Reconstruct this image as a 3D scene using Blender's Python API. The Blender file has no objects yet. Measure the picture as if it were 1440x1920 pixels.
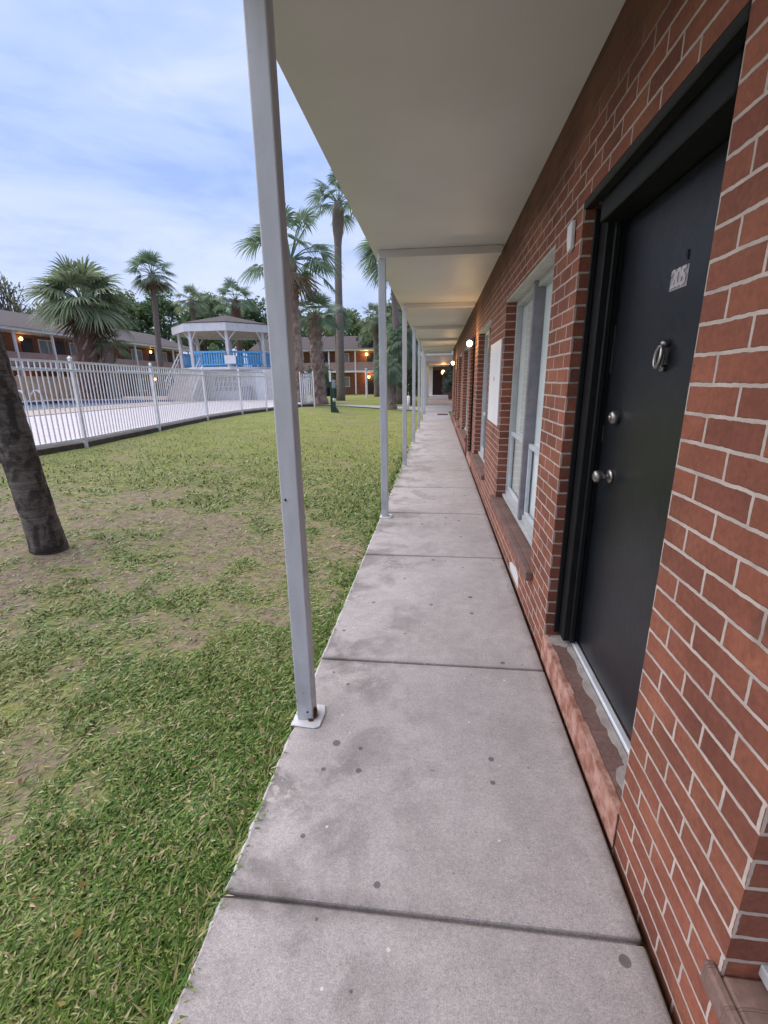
import bpy, math, random
import numpy as np
from mathutils import Vector, Matrix
rnd = random.Random(7)
npr = np.random.default_rng(11)
S = bpy.context.scene
COL = S.collection
# ---------------------------------------------------------------- camera
F, PITCH, ROLL, YAW, CAMH = 857.29, 0.2775, -0.0131, 0.1158, 1.4951
fw = Vector((-math.sin(YAW), math.cos(YAW), 0)); rt = Vector((math.cos(YAW), math.sin(YAW), 0)); up = Vector((0, 0, 1))
f2 = fw*math.cos(PITCH)-up*math.sin(PITCH); u2 = up*math.cos(PITCH)+fw*math.sin(PITCH)
r3 = rt*math.cos(ROLL)+u2*math.sin(ROLL); u3 = -rt*math.sin(ROLL)+u2*math.cos(ROLL)
cd = bpy.data.cameras.new('camera'); cam = bpy.data.objects.new('camera', cd); COL.objects.link(cam)
cam.matrix_world = Matrix(((r3.x, u3.x, -f2.x, 0), (r3.y, u3.y, -f2.y, 0), (r3.z, u3.z, -f2.z, CAMH), (0, 0, 0, 1)))
cd.sensor_fit = 'HORIZONTAL'; cd.sensor_width = 36; cd.lens = F/1440*36; cd.clip_start = .02; cd.clip_end = 3000
S.camera = cam
# ---------------------------------------------------------------- light
SUN_EL, SUN_AZ = math.radians(54), math.radians(281)       # azimuth clockwise from +Y
S.view_settings.view_transform = 'Standard'; S.view_settings.look = 'None'
S.view_settings.exposure = 1.64; S.view_settings.gamma = 1
W = bpy.data.worlds.new("World"); S.world = W; W.use_nodes = True
nt = W.node_tree; nt.nodes.clear()
def nd(nt, t, **k):
    n = nt.nodes.new(t)
    for a, b in k.items():
        if a.startswith('i_'): n.inputs[a[2:].replace('_', ' ')].default_value = b
        else: setattr(n, a, b)
    return n
def ramp(nt, stops, interp='LINEAR'):
    n = nt.nodes.new('ShaderNodeValToRGB'); cr = n.color_ramp; cr.interpolation = interp
    while len(cr.elements) < len(stops): cr.elements.new(.5)
    for e, (p, c) in zip(cr.elements, stops):
        e.position = p; e.color = (c if len(c) == 4 else (*c, 1)) if not isinstance(c, (int, float)) else (c, c, c, 1)
    return n
out = nd(nt, 'ShaderNodeOutputWorld'); bg = nd(nt, 'ShaderNodeBackground'); bg.inputs['Strength'].default_value = .033
sky = nd(nt, 'ShaderNodeTexSky', sky_type='NISHITA', sun_disc=False, sun_elevation=math.radians(8), sun_rotation=SUN_AZ)
tc = nd(nt, 'ShaderNodeTexCoord'); mp = nd(nt, 'ShaderNodeMapping'); mp.inputs['Scale'].default_value = (1.5, 1.5, 5.0)
mp.inputs['Location'].default_value = (.35, .1, .25)
n1 = nd(nt, 'ShaderNodeTexNoise', i_Scale=2.3, i_Detail=7.0, i_Roughness=.56, i_Distortion=.35)
nt.links.new(tc.outputs['Generated'], mp.inputs[0]); nt.links.new(mp.outputs[0], n1.inputs[0])
r1 = ramp(nt, [(.34, (4.2, 5.9, 11.)), (.48, (5.5, 7.1, 11.7)), (.58, (6.1, 7.6, 12.)), (.73, (7.6, 8.7, 12.3))])
nt.links.new(n1.outputs[0], r1.inputs[0])
# brighter cloud bank near the horizon
sx = nd(nt, 'ShaderNodeSeparateXYZ'); nt.links.new(tc.outputs['Generated'], sx.inputs[0])
rh = ramp(nt, [(.0, .75), (.13, .55), (.24, .8), (.31, .15), (.5, .0)])
nt.links.new(sx.outputs[2], rh.inputs[0])
mulh = nd(nt, 'ShaderNodeMath', operation='MULTIPLY'); nt.links.new(rh.outputs[0], mulh.inputs[0])
rn = ramp(nt, [(.3, .25), (.6, 1.)]); nt.links.new(n1.outputs[0], rn.inputs[0]); nt.links.new(rn.outputs[0], mulh.inputs[1])
mh = nd(nt, 'ShaderNodeMix', data_type='RGBA'); nt.links.new(mulh.outputs[0], mh.inputs[0])
nt.links.new(r1.outputs[0], mh.inputs[6]); mh.inputs[7].default_value = (8.2, 9.0, 12.1, 1)
m2 = nd(nt, 'ShaderNodeMix', data_type='RGBA'); m2.inputs[0].default_value = .88
nt.links.new(sky.outputs[0], m2.inputs[6]); nt.links.new(mh.outputs[2], m2.inputs[7])
nt.links.new(m2.outputs[2], bg.inputs[0]); nt.links.new(bg.outputs[0], out.inputs[0])
sl = bpy.data.lights.new('sun', 'SUN'); sl.energy = 1.5; sl.angle = math.radians(80); sl.color = (1, .93, .85)
so = bpy.data.objects.new('sun', sl); COL.objects.link(so)
sd = Vector((math.sin(SUN_AZ)*math.cos(SUN_EL), math.cos(SUN_AZ)*math.cos(SUN_EL), math.sin(SUN_EL)))
so.rotation_euler = sd.to_track_quat('Z', 'Y').to_euler(); so.location = (0, 0, 30)

# ---------------------------------------------------------------- materials
def newmat(name, rough=.7, metal=0, spec=.5):
    m = bpy.data.materials.new(name); m.use_nodes = True
    b = m.node_tree.nodes['Principled BSDF']; b.inputs['Roughness'].default_value = rough
    b.inputs['Metallic'].default_value = metal; b.inputs['Specular IOR Level'].default_value = spec
    return m, m.node_tree, b
def coords(nt, kind='Object', scale=None):
    t = nd(nt, 'ShaderNodeTexCoord')
    if not scale: return t.outputs[kind]
    mp = nd(nt, 'ShaderNodeMapping'); mp.inputs['Scale'].default_value = scale
    nt.links.new(t.outputs[kind], mp.inputs[0]); return mp.outputs[0]
def noise(nt, co, scale, detail=4, rough=.55, dist=0):
    n = nd(nt, 'ShaderNodeTexNoise', i_Scale=scale, i_Detail=detail, i_Roughness=rough, i_Distortion=dist)
    nt.links.new(co, n.inputs[0]); return n.outputs[0]
def mixc(nt, f, a, b, mode='MIX'):
    m = nd(nt, 'ShaderNodeMix', data_type='RGBA', blend_type=mode)
    for s, v in ((0, f), (6, a), (7, b)):
        if hasattr(v, 'is_output'): nt.links.new(v, m.inputs[s])
        elif isinstance(v, (int, float)): m.inputs[s].default_value = v if s == 0 else (v, v, v, 1)
        else: m.inputs[s].default_value = (*v, 1)
    return m.outputs[2]
def rmp(nt, x, stops, interp='LINEAR'):
    r = ramp(nt, stops, interp); nt.links.new(x, r.inputs[0]); return r.outputs[0]
def mth(nt, op, a, b=0, c=0):
    m = nd(nt, 'ShaderNodeMath', operation=op)
    for i, v in enumerate((a, b, c)):
        if hasattr(v, 'is_output'): nt.links.new(v, m.inputs[i])
        else: m.inputs[i].default_value = v
    return m.outputs[0]
def bump(nt, b, h, strength=.3, dist=.01):
    n = nd(nt, 'ShaderNodeBump', i_Strength=strength, i_Distance=dist); nt.links.new(h, n.inputs['Height'])
    nt.links.new(n.outputs[0], b.inputs['Normal'])
def M(name, c1, c2=None, scale=6, rough=.7, bmp=0, metal=0, spec=.5, stretch=None, lo=.35, hi=.65):
    m, nt, b = newmat(name, rough, metal, spec)
    if c2 is None: c2 = tuple(.8*x for x in c1)
    co = coords(nt, 'Object', stretch)
    n = noise(nt, co, scale)
    nt.links.new(mixc(nt, rmp(nt, n, [(lo, 0.), (hi, 1.)]), c1, c2), b.inputs['Base Color'])
    if bmp: bump(nt, b, noise(nt, co, scale*4, 5), bmp, .01)
    return m
def mat_brick(name, b1, b2, mort, y0=.132, z0=.0576, sill=False, stain=False, mort2=None, bw=.2032, rh=.0677, ms=.0055):
    m, nt, b = newmat(name, .82, 0, .35)
    co = coords(nt); g = nd(nt, 'ShaderNodeNewGeometry')
    s = nd(nt, 'ShaderNodeSeparateXYZ'); nt.links.new(co, s.inputs[0])
    t = nd(nt, 'ShaderNodeTexCoord'); sn = nd(nt, 'ShaderNodeSeparateXYZ'); nt.links.new(t.outputs['Normal'], sn.inputs[0])
    wob = noise(nt, co, 9, 2); wb = mth(nt, 'ADD', mth(nt, 'MULTIPLY', mth(nt, 'SUBTRACT', wob, .5), .006), mth(nt, 'MULTIPLY', mth(nt, 'SUBTRACT', noise(nt, co, 42, 3, .6), .5), .006))
    cb = nd(nt, 'ShaderNodeCombineXYZ')
    if sill:
        fz = mth(nt, 'GREATER_THAN', mth(nt, 'ABSOLUTE', sn.outputs[2]), .5)
        u = nd(nt, 'ShaderNodeMix'); nt.links.new(fz, u.inputs[0]); nt.links.new(s.outputs[2], u.inputs[2]); nt.links.new(s.outputs[0], u.inputs[3])
        nt.links.new(mth(nt, 'ADD', u.outputs[0], .11), cb.inputs[0]); nt.links.new(mth(nt, 'ADD', s.outputs[1], wb), cb.inputs[1]); off = 0; bw = .5
    else:
        fx = mth(nt, 'GREATER_THAN', mth(nt, 'ABSOLUTE', sn.outputs[0]), .5)
        u = nd(nt, 'ShaderNodeMix'); nt.links.new(fx, u.inputs[0])
        nt.links.new(mth(nt, 'SUBTRACT', s.outputs[0], .62 if y0 else 0), u.inputs[2]); nt.links.new(mth(nt, 'SUBTRACT', s.outputs[1], y0), u.inputs[3])
        nt.links.new(mth(nt, 'ADD', u.outputs[0], wb), cb.inputs[0])
        nt.links.new(mth(nt, 'ADD', mth(nt, 'SUBTRACT', s.outputs[2], z0), wb), cb.inputs[1]); off = .5
    br = nd(nt, 'ShaderNodeTexBrick', offset=off, offset_frequency=2)
    for k, v in (('Scale', 1), ('Mortar Size', ms), ('Mortar Smooth', .25), ('Bias', 0), ('Brick Width', bw), ('Row Height', rh)): br.inputs[k].default_value = v
    br.inputs['Color1'].default_value = (*b1, 1); br.inputs['Color2'].default_value = (*b2, 1)
    nt.links.new(cb.outputs[0], br.inputs[0])
    fine = noise(nt, co, 60, 5, .6); big = noise(nt, co, 3.5, 4)
    colr = mixc(nt, 1., br.outputs[0], rmp(nt, big, [(.3, .72), (.7, 1.2)]), 'MULTIPLY')
    colr = mixc(nt, rmp(nt, noise(nt, co, 5.5, 3, .5), [(.5, 0.), (.7, .35)]), colr, mixc(nt, 1., colr, (1.25, 1.5, 1.35), 'MULTIPLY'))
    colr = mixc(nt, .8, colr, rmp(nt, fine, [(.25, .7), (.75, 1.25)]), 'MULTIPLY')
    mc = mixc(nt, rmp(nt, noise(nt, co, 14, 4), [(.35, 0.), (.7, 1.)]), mort, tuple(.72*x for x in mort))
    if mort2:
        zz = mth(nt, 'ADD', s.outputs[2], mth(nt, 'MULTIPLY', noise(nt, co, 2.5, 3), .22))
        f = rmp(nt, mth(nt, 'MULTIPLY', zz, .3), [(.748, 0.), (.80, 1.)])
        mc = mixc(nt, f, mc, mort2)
        colr = mixc(nt, f, colr, mixc(nt, 1., colr, (.50, .56, .52), 'MULTIPLY'))  # upper courses: brown wash plus canopy shade painted into the brick colour
    colr = mixc(nt, br.outputs[1], colr, mc)
    if stain:
        st = rmp(nt, noise(nt, co, 1.7, 5, .6, .6), [(.62, 0.), (.72, .55)])
        colr = mixc(nt, st, colr, (.07, .04, .03))
    nt.links.new(colr, b.inputs['Base Color'])
    h = mth(nt, 'ADD', mth(nt, 'MULTIPLY', mth(nt, 'SUBTRACT', 1, br.outputs[1]), 1.), mth(nt, 'MULTIPLY', fine, .35))
    bump(nt, b, h, .8, .008)
    return m
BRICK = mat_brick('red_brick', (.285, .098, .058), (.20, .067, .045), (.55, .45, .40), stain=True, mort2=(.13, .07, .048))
BRICK_SILL = mat_brick('rowlock_brick', (.20, .118, .10), (.17, .098, .088), (.22, .135, .115), sill=True, ms=.003)
PEACH = M('peach_paint', (.50, .29, .23), (.30, .125, .085), 13, .85, .6, lo=.4, hi=.6)
BRICK_FAR = mat_brick('far_brick', (.26, .11, .075), (.21, .085, .06), (.36, .24, .19), y0=0, z0=0)
WHITE = M('white_paint', (.68, .68, .69), (.60, .60, .62), 5, .5, .06)
WHITE2 = M('white_paint_weathered', (.80, .80, .83), (.68, .68, .71), 9, .6, .1)
def mat_post():
    m, nt, b = newmat('post_paint', .45, 0, .4); co = coords(nt); s = nd(nt, 'ShaderNodeSeparateXYZ'); nt.links.new(co, s.inputs[0])
    c = mixc(nt, rmp(nt, noise(nt, coords(nt, 'Object', (6, 6, 1.2)), 3, 5), [(.35, 0.), (.7, 1.)]), (.58, .60, .65), (.48, .50, .55))
    low = rmp(nt, s.outputs[2], [(.0, 1.), (.35, .12)])
    c = mixc(nt, mth(nt, 'MULTIPLY', rmp(nt, noise(nt, co, 34, 5, .7), [(.58, 0.), (.66, .9)]), low), c, (.19, .12, .09))
    c = mixc(nt, mth(nt, 'MULTIPLY', rmp(nt, noise(nt, co, 9, 5, .6), [(.4, 0.), (.7, .6)]), low), c, (.26, .24, .22))
    nt.links.new(c, b.inputs['Base Color']); bump(nt, b, noise(nt, co, 22, 4), .15, .004); return m
POSTM = mat_post()
def mat_ceiling():
    m, nt, b = newmat('ceiling_paint', .5, 0, .3); co = coords(nt)
    c = mixc(nt, rmp(nt, noise(nt, co, 1.3, 5), [(.35, 0.), (.7, 1.)]), (.66, .635, .665), (.59, .565, .59))
    nt.links.new(c, b.inputs['Base Color']); bump(nt, b, noise(nt, co, 90, 3), .25, .004); return m
CEIL = mat_ceiling()
BLACK = M('black_paint', (.009, .010, .011), (.014, .015, .016), 12, .5, .1, 0, .22)
DOORM = M('door_paint', (.007, .009, .012), (.012, .014, .018), 7, .33, .12, 0, .4)
STEEL = M('worn_steel', (.42, .40, .38), (.28, .26, .25), 30, .38, .1, 1)
ALU = M('aluminium', (.50, .51, .51), (.42, .43, .44), 10, .5, .05, .1)
MULL = M('mullion_metal', (.27, .25, .28), (.2, .185, .21), 10, .5, .05, .2)
ALUL = M('pale_aluminium', (.66, .69, .73), (.55, .58, .62), 10, .4, .05, .2)
LINT = M('lintel_paint', (.55, .53, .48), (.45, .43, .39), 8, .6, .1)
ROOF = M('shingle', (.078, .055, .054), (.055, .040, .041), 5, .9, .5, stretch=(1, 1, 4))
DARKWIN = M('dark_doorway', (.015, .012, .014), (.02, .016, .016), 3, .4)
RUST = M('rust', (.13, .05, .02), (.06, .02, .01), 40, .9, .4)
BLUE = M('blue_paint', (.15, .45, .78), (.11, .38, .71), 4, .5, .05)
BLOCK = M('painted_block', (.70, .68, .66), (.6, .57, .56), 3, .8, .3)
CREAM = M('cream_paint', (.62, .50, .38), (.5, .36, .26), 3, .7, .1)
PINK = M('pinkish_panel', (.40, .27, .24), (.33, .21, .19), 3, .75, .2)
def mat_concrete():
    m, nt, b = newmat('walkway_concrete', .85, 0, .3); co = coords(nt)
    s = nd(nt, 'ShaderNodeSeparateXYZ'); nt.links.new(co, s.inputs[0])
    base = mixc(nt, rmp(nt, noise(nt, co, 2.2, 6, .6), [(.3, 0.), (.7, 1.)]), (.385, .35, .348), (.47, .432, .432))
    base = mixc(nt, .9, base, rmp(nt, noise(nt, co, 85, 6, .7), [(.2, .66), (.8, 1.30)]), 'MULTIPLY')
    # grime gathers towards the grass edge and by the joints
    edge = rmp(nt, s.outputs[0], [(.0, 1.), (.5, .25)]); ee = mth(nt, 'MULTIPLY_ADD', s.outputs[0], 1., .62)
    edge = rmp(nt, ee, [(.0, 1.), (.25, .8), (.75, .12)])
    g = rmp(nt, noise(nt, co, 2.6, 6, .62, .5), [(.49, 0.), (.60, 1.)])
    base = mixc(nt, mth(nt, 'MULTIPLY', mth(nt, 'MULTIPLY', g, edge), .58), base, (.135, .12, .115))
    base = mixc(nt, .9, base, rmp(nt, noise(nt, co, 260, 2, .5), [(.3, .72), (.7, 1.22)]), 'MULTIPLY')
    pit = nd(nt, 'ShaderNodeTexVoronoi', voronoi_dimensions='2D', feature='F1', i_Scale=70.); nt.links.new(co, pit.inputs[0]); ps = nd(nt, 'ShaderNodeSeparateColor'); nt.links.new(pit.outputs['Color'], ps.inputs[0])
    base = mixc(nt, mth(nt, 'MULTIPLY', mth(nt, 'MULTIPLY', mth(nt, 'LESS_THAN', pit.outputs['Distance'], .2), mth(nt, 'GREATER_THAN', ps.outputs[0], .965)), .4), base, (.17, .15, .14))
    # lichen blotches
    lich = rmp(nt, noise(nt, co, 30, 4, .6, .4), [(.53, 0.), (.59, 1.)])
    lm = rmp(nt, noise(nt, co, 1.9, 3), [(.48, 0.), (.62, 1.)])
    base = mixc(nt, mth(nt, 'MULTIPLY', mth(nt, 'MULTIPLY', lich, lm), mth(nt, 'MULTIPLY', edge, .75)), base, (.50, .46, .44))
    base = mixc(nt, .8, base, rmp(nt, noise(nt, co, 11, 6, .7, .3), [(.3, .82), (.7, 1.1)]), 'MULTIPLY')
    vo = nd(nt, 'ShaderNodeTexVoronoi', voronoi_dimensions='2D', feature='F1', i_Scale=7.5); nt.links.new(co, vo.inputs[0])
    sp = nd(nt, 'ShaderNodeSeparateColor'); nt.links.new(vo.outputs['Color'], sp.inputs[0])
    rad = mth(nt, 'MULTIPLY', mth(nt, 'POWER', sp.outputs[0], 3.), .13)
    wob = mth(nt, 'MULTIPLY', noise(nt, co, 45, 2), .014)
    dk = mth(nt, 'MULTIPLY', mth(nt, 'LESS_THAN', mth(nt, 'ADD', vo.outputs['Distance'], wob), mth(nt, 'ADD', rad, .014)), mth(nt, 'GREATER_THAN', sp.outputs[1], .72))
    base = mixc(nt, mth(nt, 'MULTIPLY', dk, .75), base, (.09, .075, .08))
    v2 = nd(nt, 'ShaderNodeTexVoronoi', voronoi_dimensions='2D', feature='F1', i_Scale=9.); nt.links.new(co, v2.inputs[0])
    s2 = nd(nt, 'ShaderNodeSeparateColor'); nt.links.new(v2.outputs['Color'], s2.inputs[0])
    wh = mth(nt, 'MULTIPLY', mth(nt, 'LESS_THAN', v2.outputs['Distance'], mth(nt, 'MULTIPLY', s2.outputs[2], .055)), mth(nt, 'GREATER_THAN', s2.outputs[1], .8))
    base = mixc(nt, mth(nt, 'MULTIPLY', wh, .7), base, (.72, .7, .7))
    # worn pale slab edge beside the grass
    rim = rmp(nt, mth(nt, 'ADD', s.outputs[0], mth(nt, 'MULTIPLY', noise(nt, co, 6, 4), .03)), [(-.0, 0.), (1., 0.)])
    ex = mth(nt, 'LESS_THAN', mth(nt, 'ADD', s.outputs[0], mth(nt, 'MULTIPLY', noise(nt, co, 8, 5), .022)), -.604)
    base = mixc(nt, mth(nt, 'MULTIPLY', ex, .65), base, (.62, .60, .60))
    wy = mth(nt, 'ADD', s.outputs[1], mth(nt, 'MULTIPLY', mth(nt, 'SUBTRACT', noise(nt, co, 7, 5, .7), .5), .09))
    for jy in (.96, 2.2, 3.82, 5.2, 6.57):
        dj = rmp(nt, mth(nt, 'ABSOLUTE', mth(nt, 'SUBTRACT', wy, jy)), [(.0, .6), (.05, .0)])
        base = mixc(nt, mth(nt, 'MULTIPLY', dj, edge), base, (.10, .085, .08))
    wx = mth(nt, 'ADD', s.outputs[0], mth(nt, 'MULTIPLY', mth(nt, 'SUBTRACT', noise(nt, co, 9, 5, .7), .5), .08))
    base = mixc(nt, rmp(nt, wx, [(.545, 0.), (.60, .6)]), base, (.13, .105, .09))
    nt.links.new(base, b.inputs['Base Color'])
    bump(nt, b, mth(nt, 'ADD', noise(nt, co, 160, 4, .7), mth(nt, 'MULTIPLY', noise(nt, co, 12, 4), .8)), .28, .004)
    return m
CONC = mat_concrete()
DECKM = M('deck_coating', (.54, .485, .50), (.47, .42, .43), 2, .8, .15)
DECKB = M('old_deck', (.47, .38, .33), (.36, .28, .24), 2, .85, .3)
STEPM = M('step_concrete', (.52, .42, .38), (.42, .33, .29), 4, .85, .2)
PATHM = M('path_concrete', (.5, .48, .47), (.4, .38, .37), 3, .85, .2)
RETW = M('retaining_wall', (.075, .06, .055), (.12, .1, .09), 5, .9, .5)
def mat_lawn():
    m, nt, b = newmat('lawn_soil', .95, 0, .1); co = coords(nt)
    at = nd(nt, 'ShaderNodeAttribute', attribute_name='cover')
    soil = mixc(nt, rmp(nt, noise(nt, co, 14, 6, .65), [(.3, 0.), (.7, 1.)]), (.15, .112, .085), (.33, .265, .19))
    green = mixc(nt, rmp(nt, noise(nt, co, 1.4, 6, .6), [(.3, 0.), (.7, 1.)]), (.165, .205, .042), (.27, .285, .08))
    green = mixc(nt, rmp(nt, noise(nt, co, 22, 4, .6), [(.4, 0.), (.75, .6)]), green, (.26, .235, .12))
    f = rmp(nt, mth(nt, 'ADD', at.outputs['Fac'], mth(nt, 'MULTIPLY', mth(nt, 'SUBTRACT', noise(nt, co, 9, 5, .65), .5), .9)), [(.35, 0.), (.62, 1.)])
    nt.links.new(mixc(nt, f, soil, green), b.inputs['Base Color'])
    bump(nt, b, noise(nt, co, 30, 6, .7), .6, .02); return m
LAWN = mat_lawn()
def mat_leafy(name, stops, rough=.6, hueobj=False, trans=.4):
    m, nt, b = newmat(name, rough, 0, .3); g = nd(nt, 'ShaderNodeNewGeometry')
    c = rmp(nt, g.outputs['Random Per Island'], stops); nt.links.new(c, b.inputs['Base Color'])
    if trans:
        t = nd(nt, 'ShaderNodeBsdfTranslucent'); nt.links.new(c, t.inputs[0]); mx = nd(nt, 'ShaderNodeMixShader'); mx.inputs[0].default_value = trans
        o = nt.nodes['Material Output']; nt.links.new(b.outputs[0], mx.inputs[1]); nt.links.new(t.outputs[0], mx.inputs[2]); nt.links.new(mx.outputs[0], o.inputs[0])
    return m
def mat_grass(name, stops, yel, rough):
    m, nt, b = newmat(name, rough, 0, .3); g = nd(nt, 'ShaderNodeNewGeometry'); co = coords(nt)
    c = rmp(nt, g.outputs['Random Per Island'], stops)
    sx = nd(nt, 'ShaderNodeSeparateXYZ'); nt.links.new(co, sx.inputs[0]); f = mth(nt, 'MULTIPLY', rmp(nt, noise(nt, co, 1.1, 4, .6), [(.40, 0.), (.66, .62)]), rmp(nt, mth(nt, 'MULTIPLY', sx.outputs[0], -.25), [(.18, .15), (.55, 1.)]))
    nt.links.new(mixc(nt, f, c, yel, 'MIX'), b.inputs['Base Color']); return m
GRASS = mat_grass('grass_blade', [(0., (.034, .092, .014)), (.40, (.088, .175, .025)), (.66, (.165, .255, .045)), (.80, (.25, .29, .085)), (.90, (.36, .30, .15)), (1., (.46, .38, .25))], (.27, .27, .08), .5)
FARGRASS = mat_grass('far_grass_blade', [(0., (.10, .16, .04)), (.4, (.16, .22, .065)), (.7, (.23, .26, .10)), (.9, (.30, .28, .13)), (1., (.38, .33, .2))], (.25, .24, .11), .6)
def leafmat(name, c):
    return mat_leafy(name, [(0., tuple(.6*x for x in c)), (.6, c), (1., tuple(1.5*x for x in c))], .55)
PALM1 = leafmat('palm_frond_green', (.165, .235, .15)); PALM2 = leafmat('palm_frond_dull', (.20, .245, .14))
TREE1 = leafmat('tree_leaf_dark', (.115, .175, .085)); TREE2 = leafmat('tree_leaf_mid', (.17, .225, .095)); TREE3 = leafmat('tree_leaf_olive', (.18, .20, .11))
DEADF = leafmat('dead_frond', (.15, .10, .06)); SHRUBB = leafmat('bluish_shrub_leaf', (.13, .17, .16))
TRUNKM = M('palm_trunk_bark', (.22, .175, .15), (.14, .11, .095), 5, .95, .8, stretch=(1, 1, 5))
def mat_near_trunk():
    m, nt, b = newmat('near_trunk_bark', .95, 0, .2); co = coords(nt)
    ring = noise(nt, coords(nt, 'Object', (1.2, 1.2, 26)), 1.6, 5, .65, .4)
    c = mixc(nt, rmp(nt, ring, [(.35, 0.), (.65, 1.)]), (.23, .19, .175), (.44, .38, .355))
    c = mixc(nt, rmp(nt, noise(nt, coords(nt, 'Object', (3, 3, 2.)), 2.2, 5, .6, .5), [(.46, 0.), (.56, .8)]), c, (.075, .062, .058))
    c = mixc(nt, rmp(nt, noise(nt, coords(nt, 'Object', (4, 4, 3)), 2.0, 4, .6), [(.60, 0.), (.68, .55)]), c, (.42, .375, .345))
    c = mixc(nt, .9, c, rmp(nt, noise(nt, coords(nt, 'Object', (1, 1, 3)), 38, 6, .75), [(.3, .45), (.7, 1.4)]), 'MULTIPLY')
    nt.links.new(c, b.inputs['Base Color'])
    bump(nt, b, mth(nt, 'ADD', ring, mth(nt, 'MULTIPLY', noise(nt, coords(nt, 'Object', (1, 1, 3)), 38, 6, .75), 1.2)), 1., .04); return m
NTRUNK = mat_near_trunk()
BOOTM = M('palm_boots', (.34, .26, .21), (.16, .10, .075), 3, .95, .6)
REDTR = M('reddish_trunk', (.17, .085, .065), (.09, .05, .04), 5, .95, .7, stretch=(1, 1, 5))
BARK = M('grey_bark', (.13, .11, .095), (.08, .07, .06), 6, .95, .6)
DKGREEN = M('dark_green_metal', (.012, .04, .03), (.02, .05, .04), 8, .45)
GREYBOX = M('grey_box', (.28, .31, .35), (.22, .25, .29), 5, .6)
def mat_water():
    m, nt, b = newmat('pool_water', .06, 0, .5); co = coords(nt)
    b.inputs['Base Color'].default_value = (.55, .63, .68, 1); bump(nt, b, noise(nt, co, 1.5, 3), .08, .05); return m
WATER = mat_water()
TILE = M('blue_tile', (.035, .045, .14), (.06, .08, .2), 2, .3)
def mat_glass():
    m = bpy.data.materials.new('window_glass'); m.use_nodes = True; nt = m.node_tree; nt.nodes.clear()
    o = nd(nt, 'ShaderNodeOutputMaterial'); t = nd(nt, 'ShaderNodeBsdfTransparent'); t.inputs[0].default_value = (.96, .98, .98, 1)
    g = nd(nt, 'ShaderNodeBsdfGlossy', i_Roughness=.03); fr = nd(nt, 'ShaderNodeFresnel', i_IOR=1.35); mx = nd(nt, 'ShaderNodeMixShader')
    gg = nd(nt, 'ShaderNodeNewGeometry'); f = mth(nt, 'MULTIPLY', fr.outputs[0], mth(nt, 'SUBTRACT', 1, gg.outputs['Backfacing'])); nt.links.new(f, mx.inputs[0]); nt.links.new(t.outputs[0], mx.inputs[1]); nt.links.new(g.outputs[0], mx.inputs[2])
    nt.links.new(mx.outputs[0], o.inputs[0]); return m
GLASS = mat_glass()
FARGLASS = M('far_window_pane', (.30, .33, .37), (.2, .23, .27), 2, .2)
BLIND = M('window_blind', (.74, .73, .70), (.66, .65, .63), 3, .8, .1)
BLIND2 = M('pale_window_blind', (.86, .88, .88), (.78, .80, .81), 3, .8, .1)
def mat_emit(name, c, s):
    m = bpy.data.materials.new(name); m.use_nodes = True; nt = m.node_tree; b = nt.nodes['Principled BSDF']
    b.inputs['Emission Color'].default_value = (*c, 1); b.inputs['Emission Strength'].default_value = s
    b.inputs['Base Color'].default_value = (.8, .75, .65, 1); return m
LAMPM = mat_emit('lit_lamp_glass', (1, .66, .27), 5.5); LAMPO = mat_emit('lit_orange_lamp', (1, .42, .12), 4.5)
MATM = M('doormat', (.11, .05, .03), (.07, .03, .02), 20, .95, .5)
SIGNW = M('white_sign', (.8, .8, .82), (.74, .74, .77), 3, .5)
ROCKM = M('grey_rock', (.26, .25, .24), (.18, .17, .16), 8, .9, .6)

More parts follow.
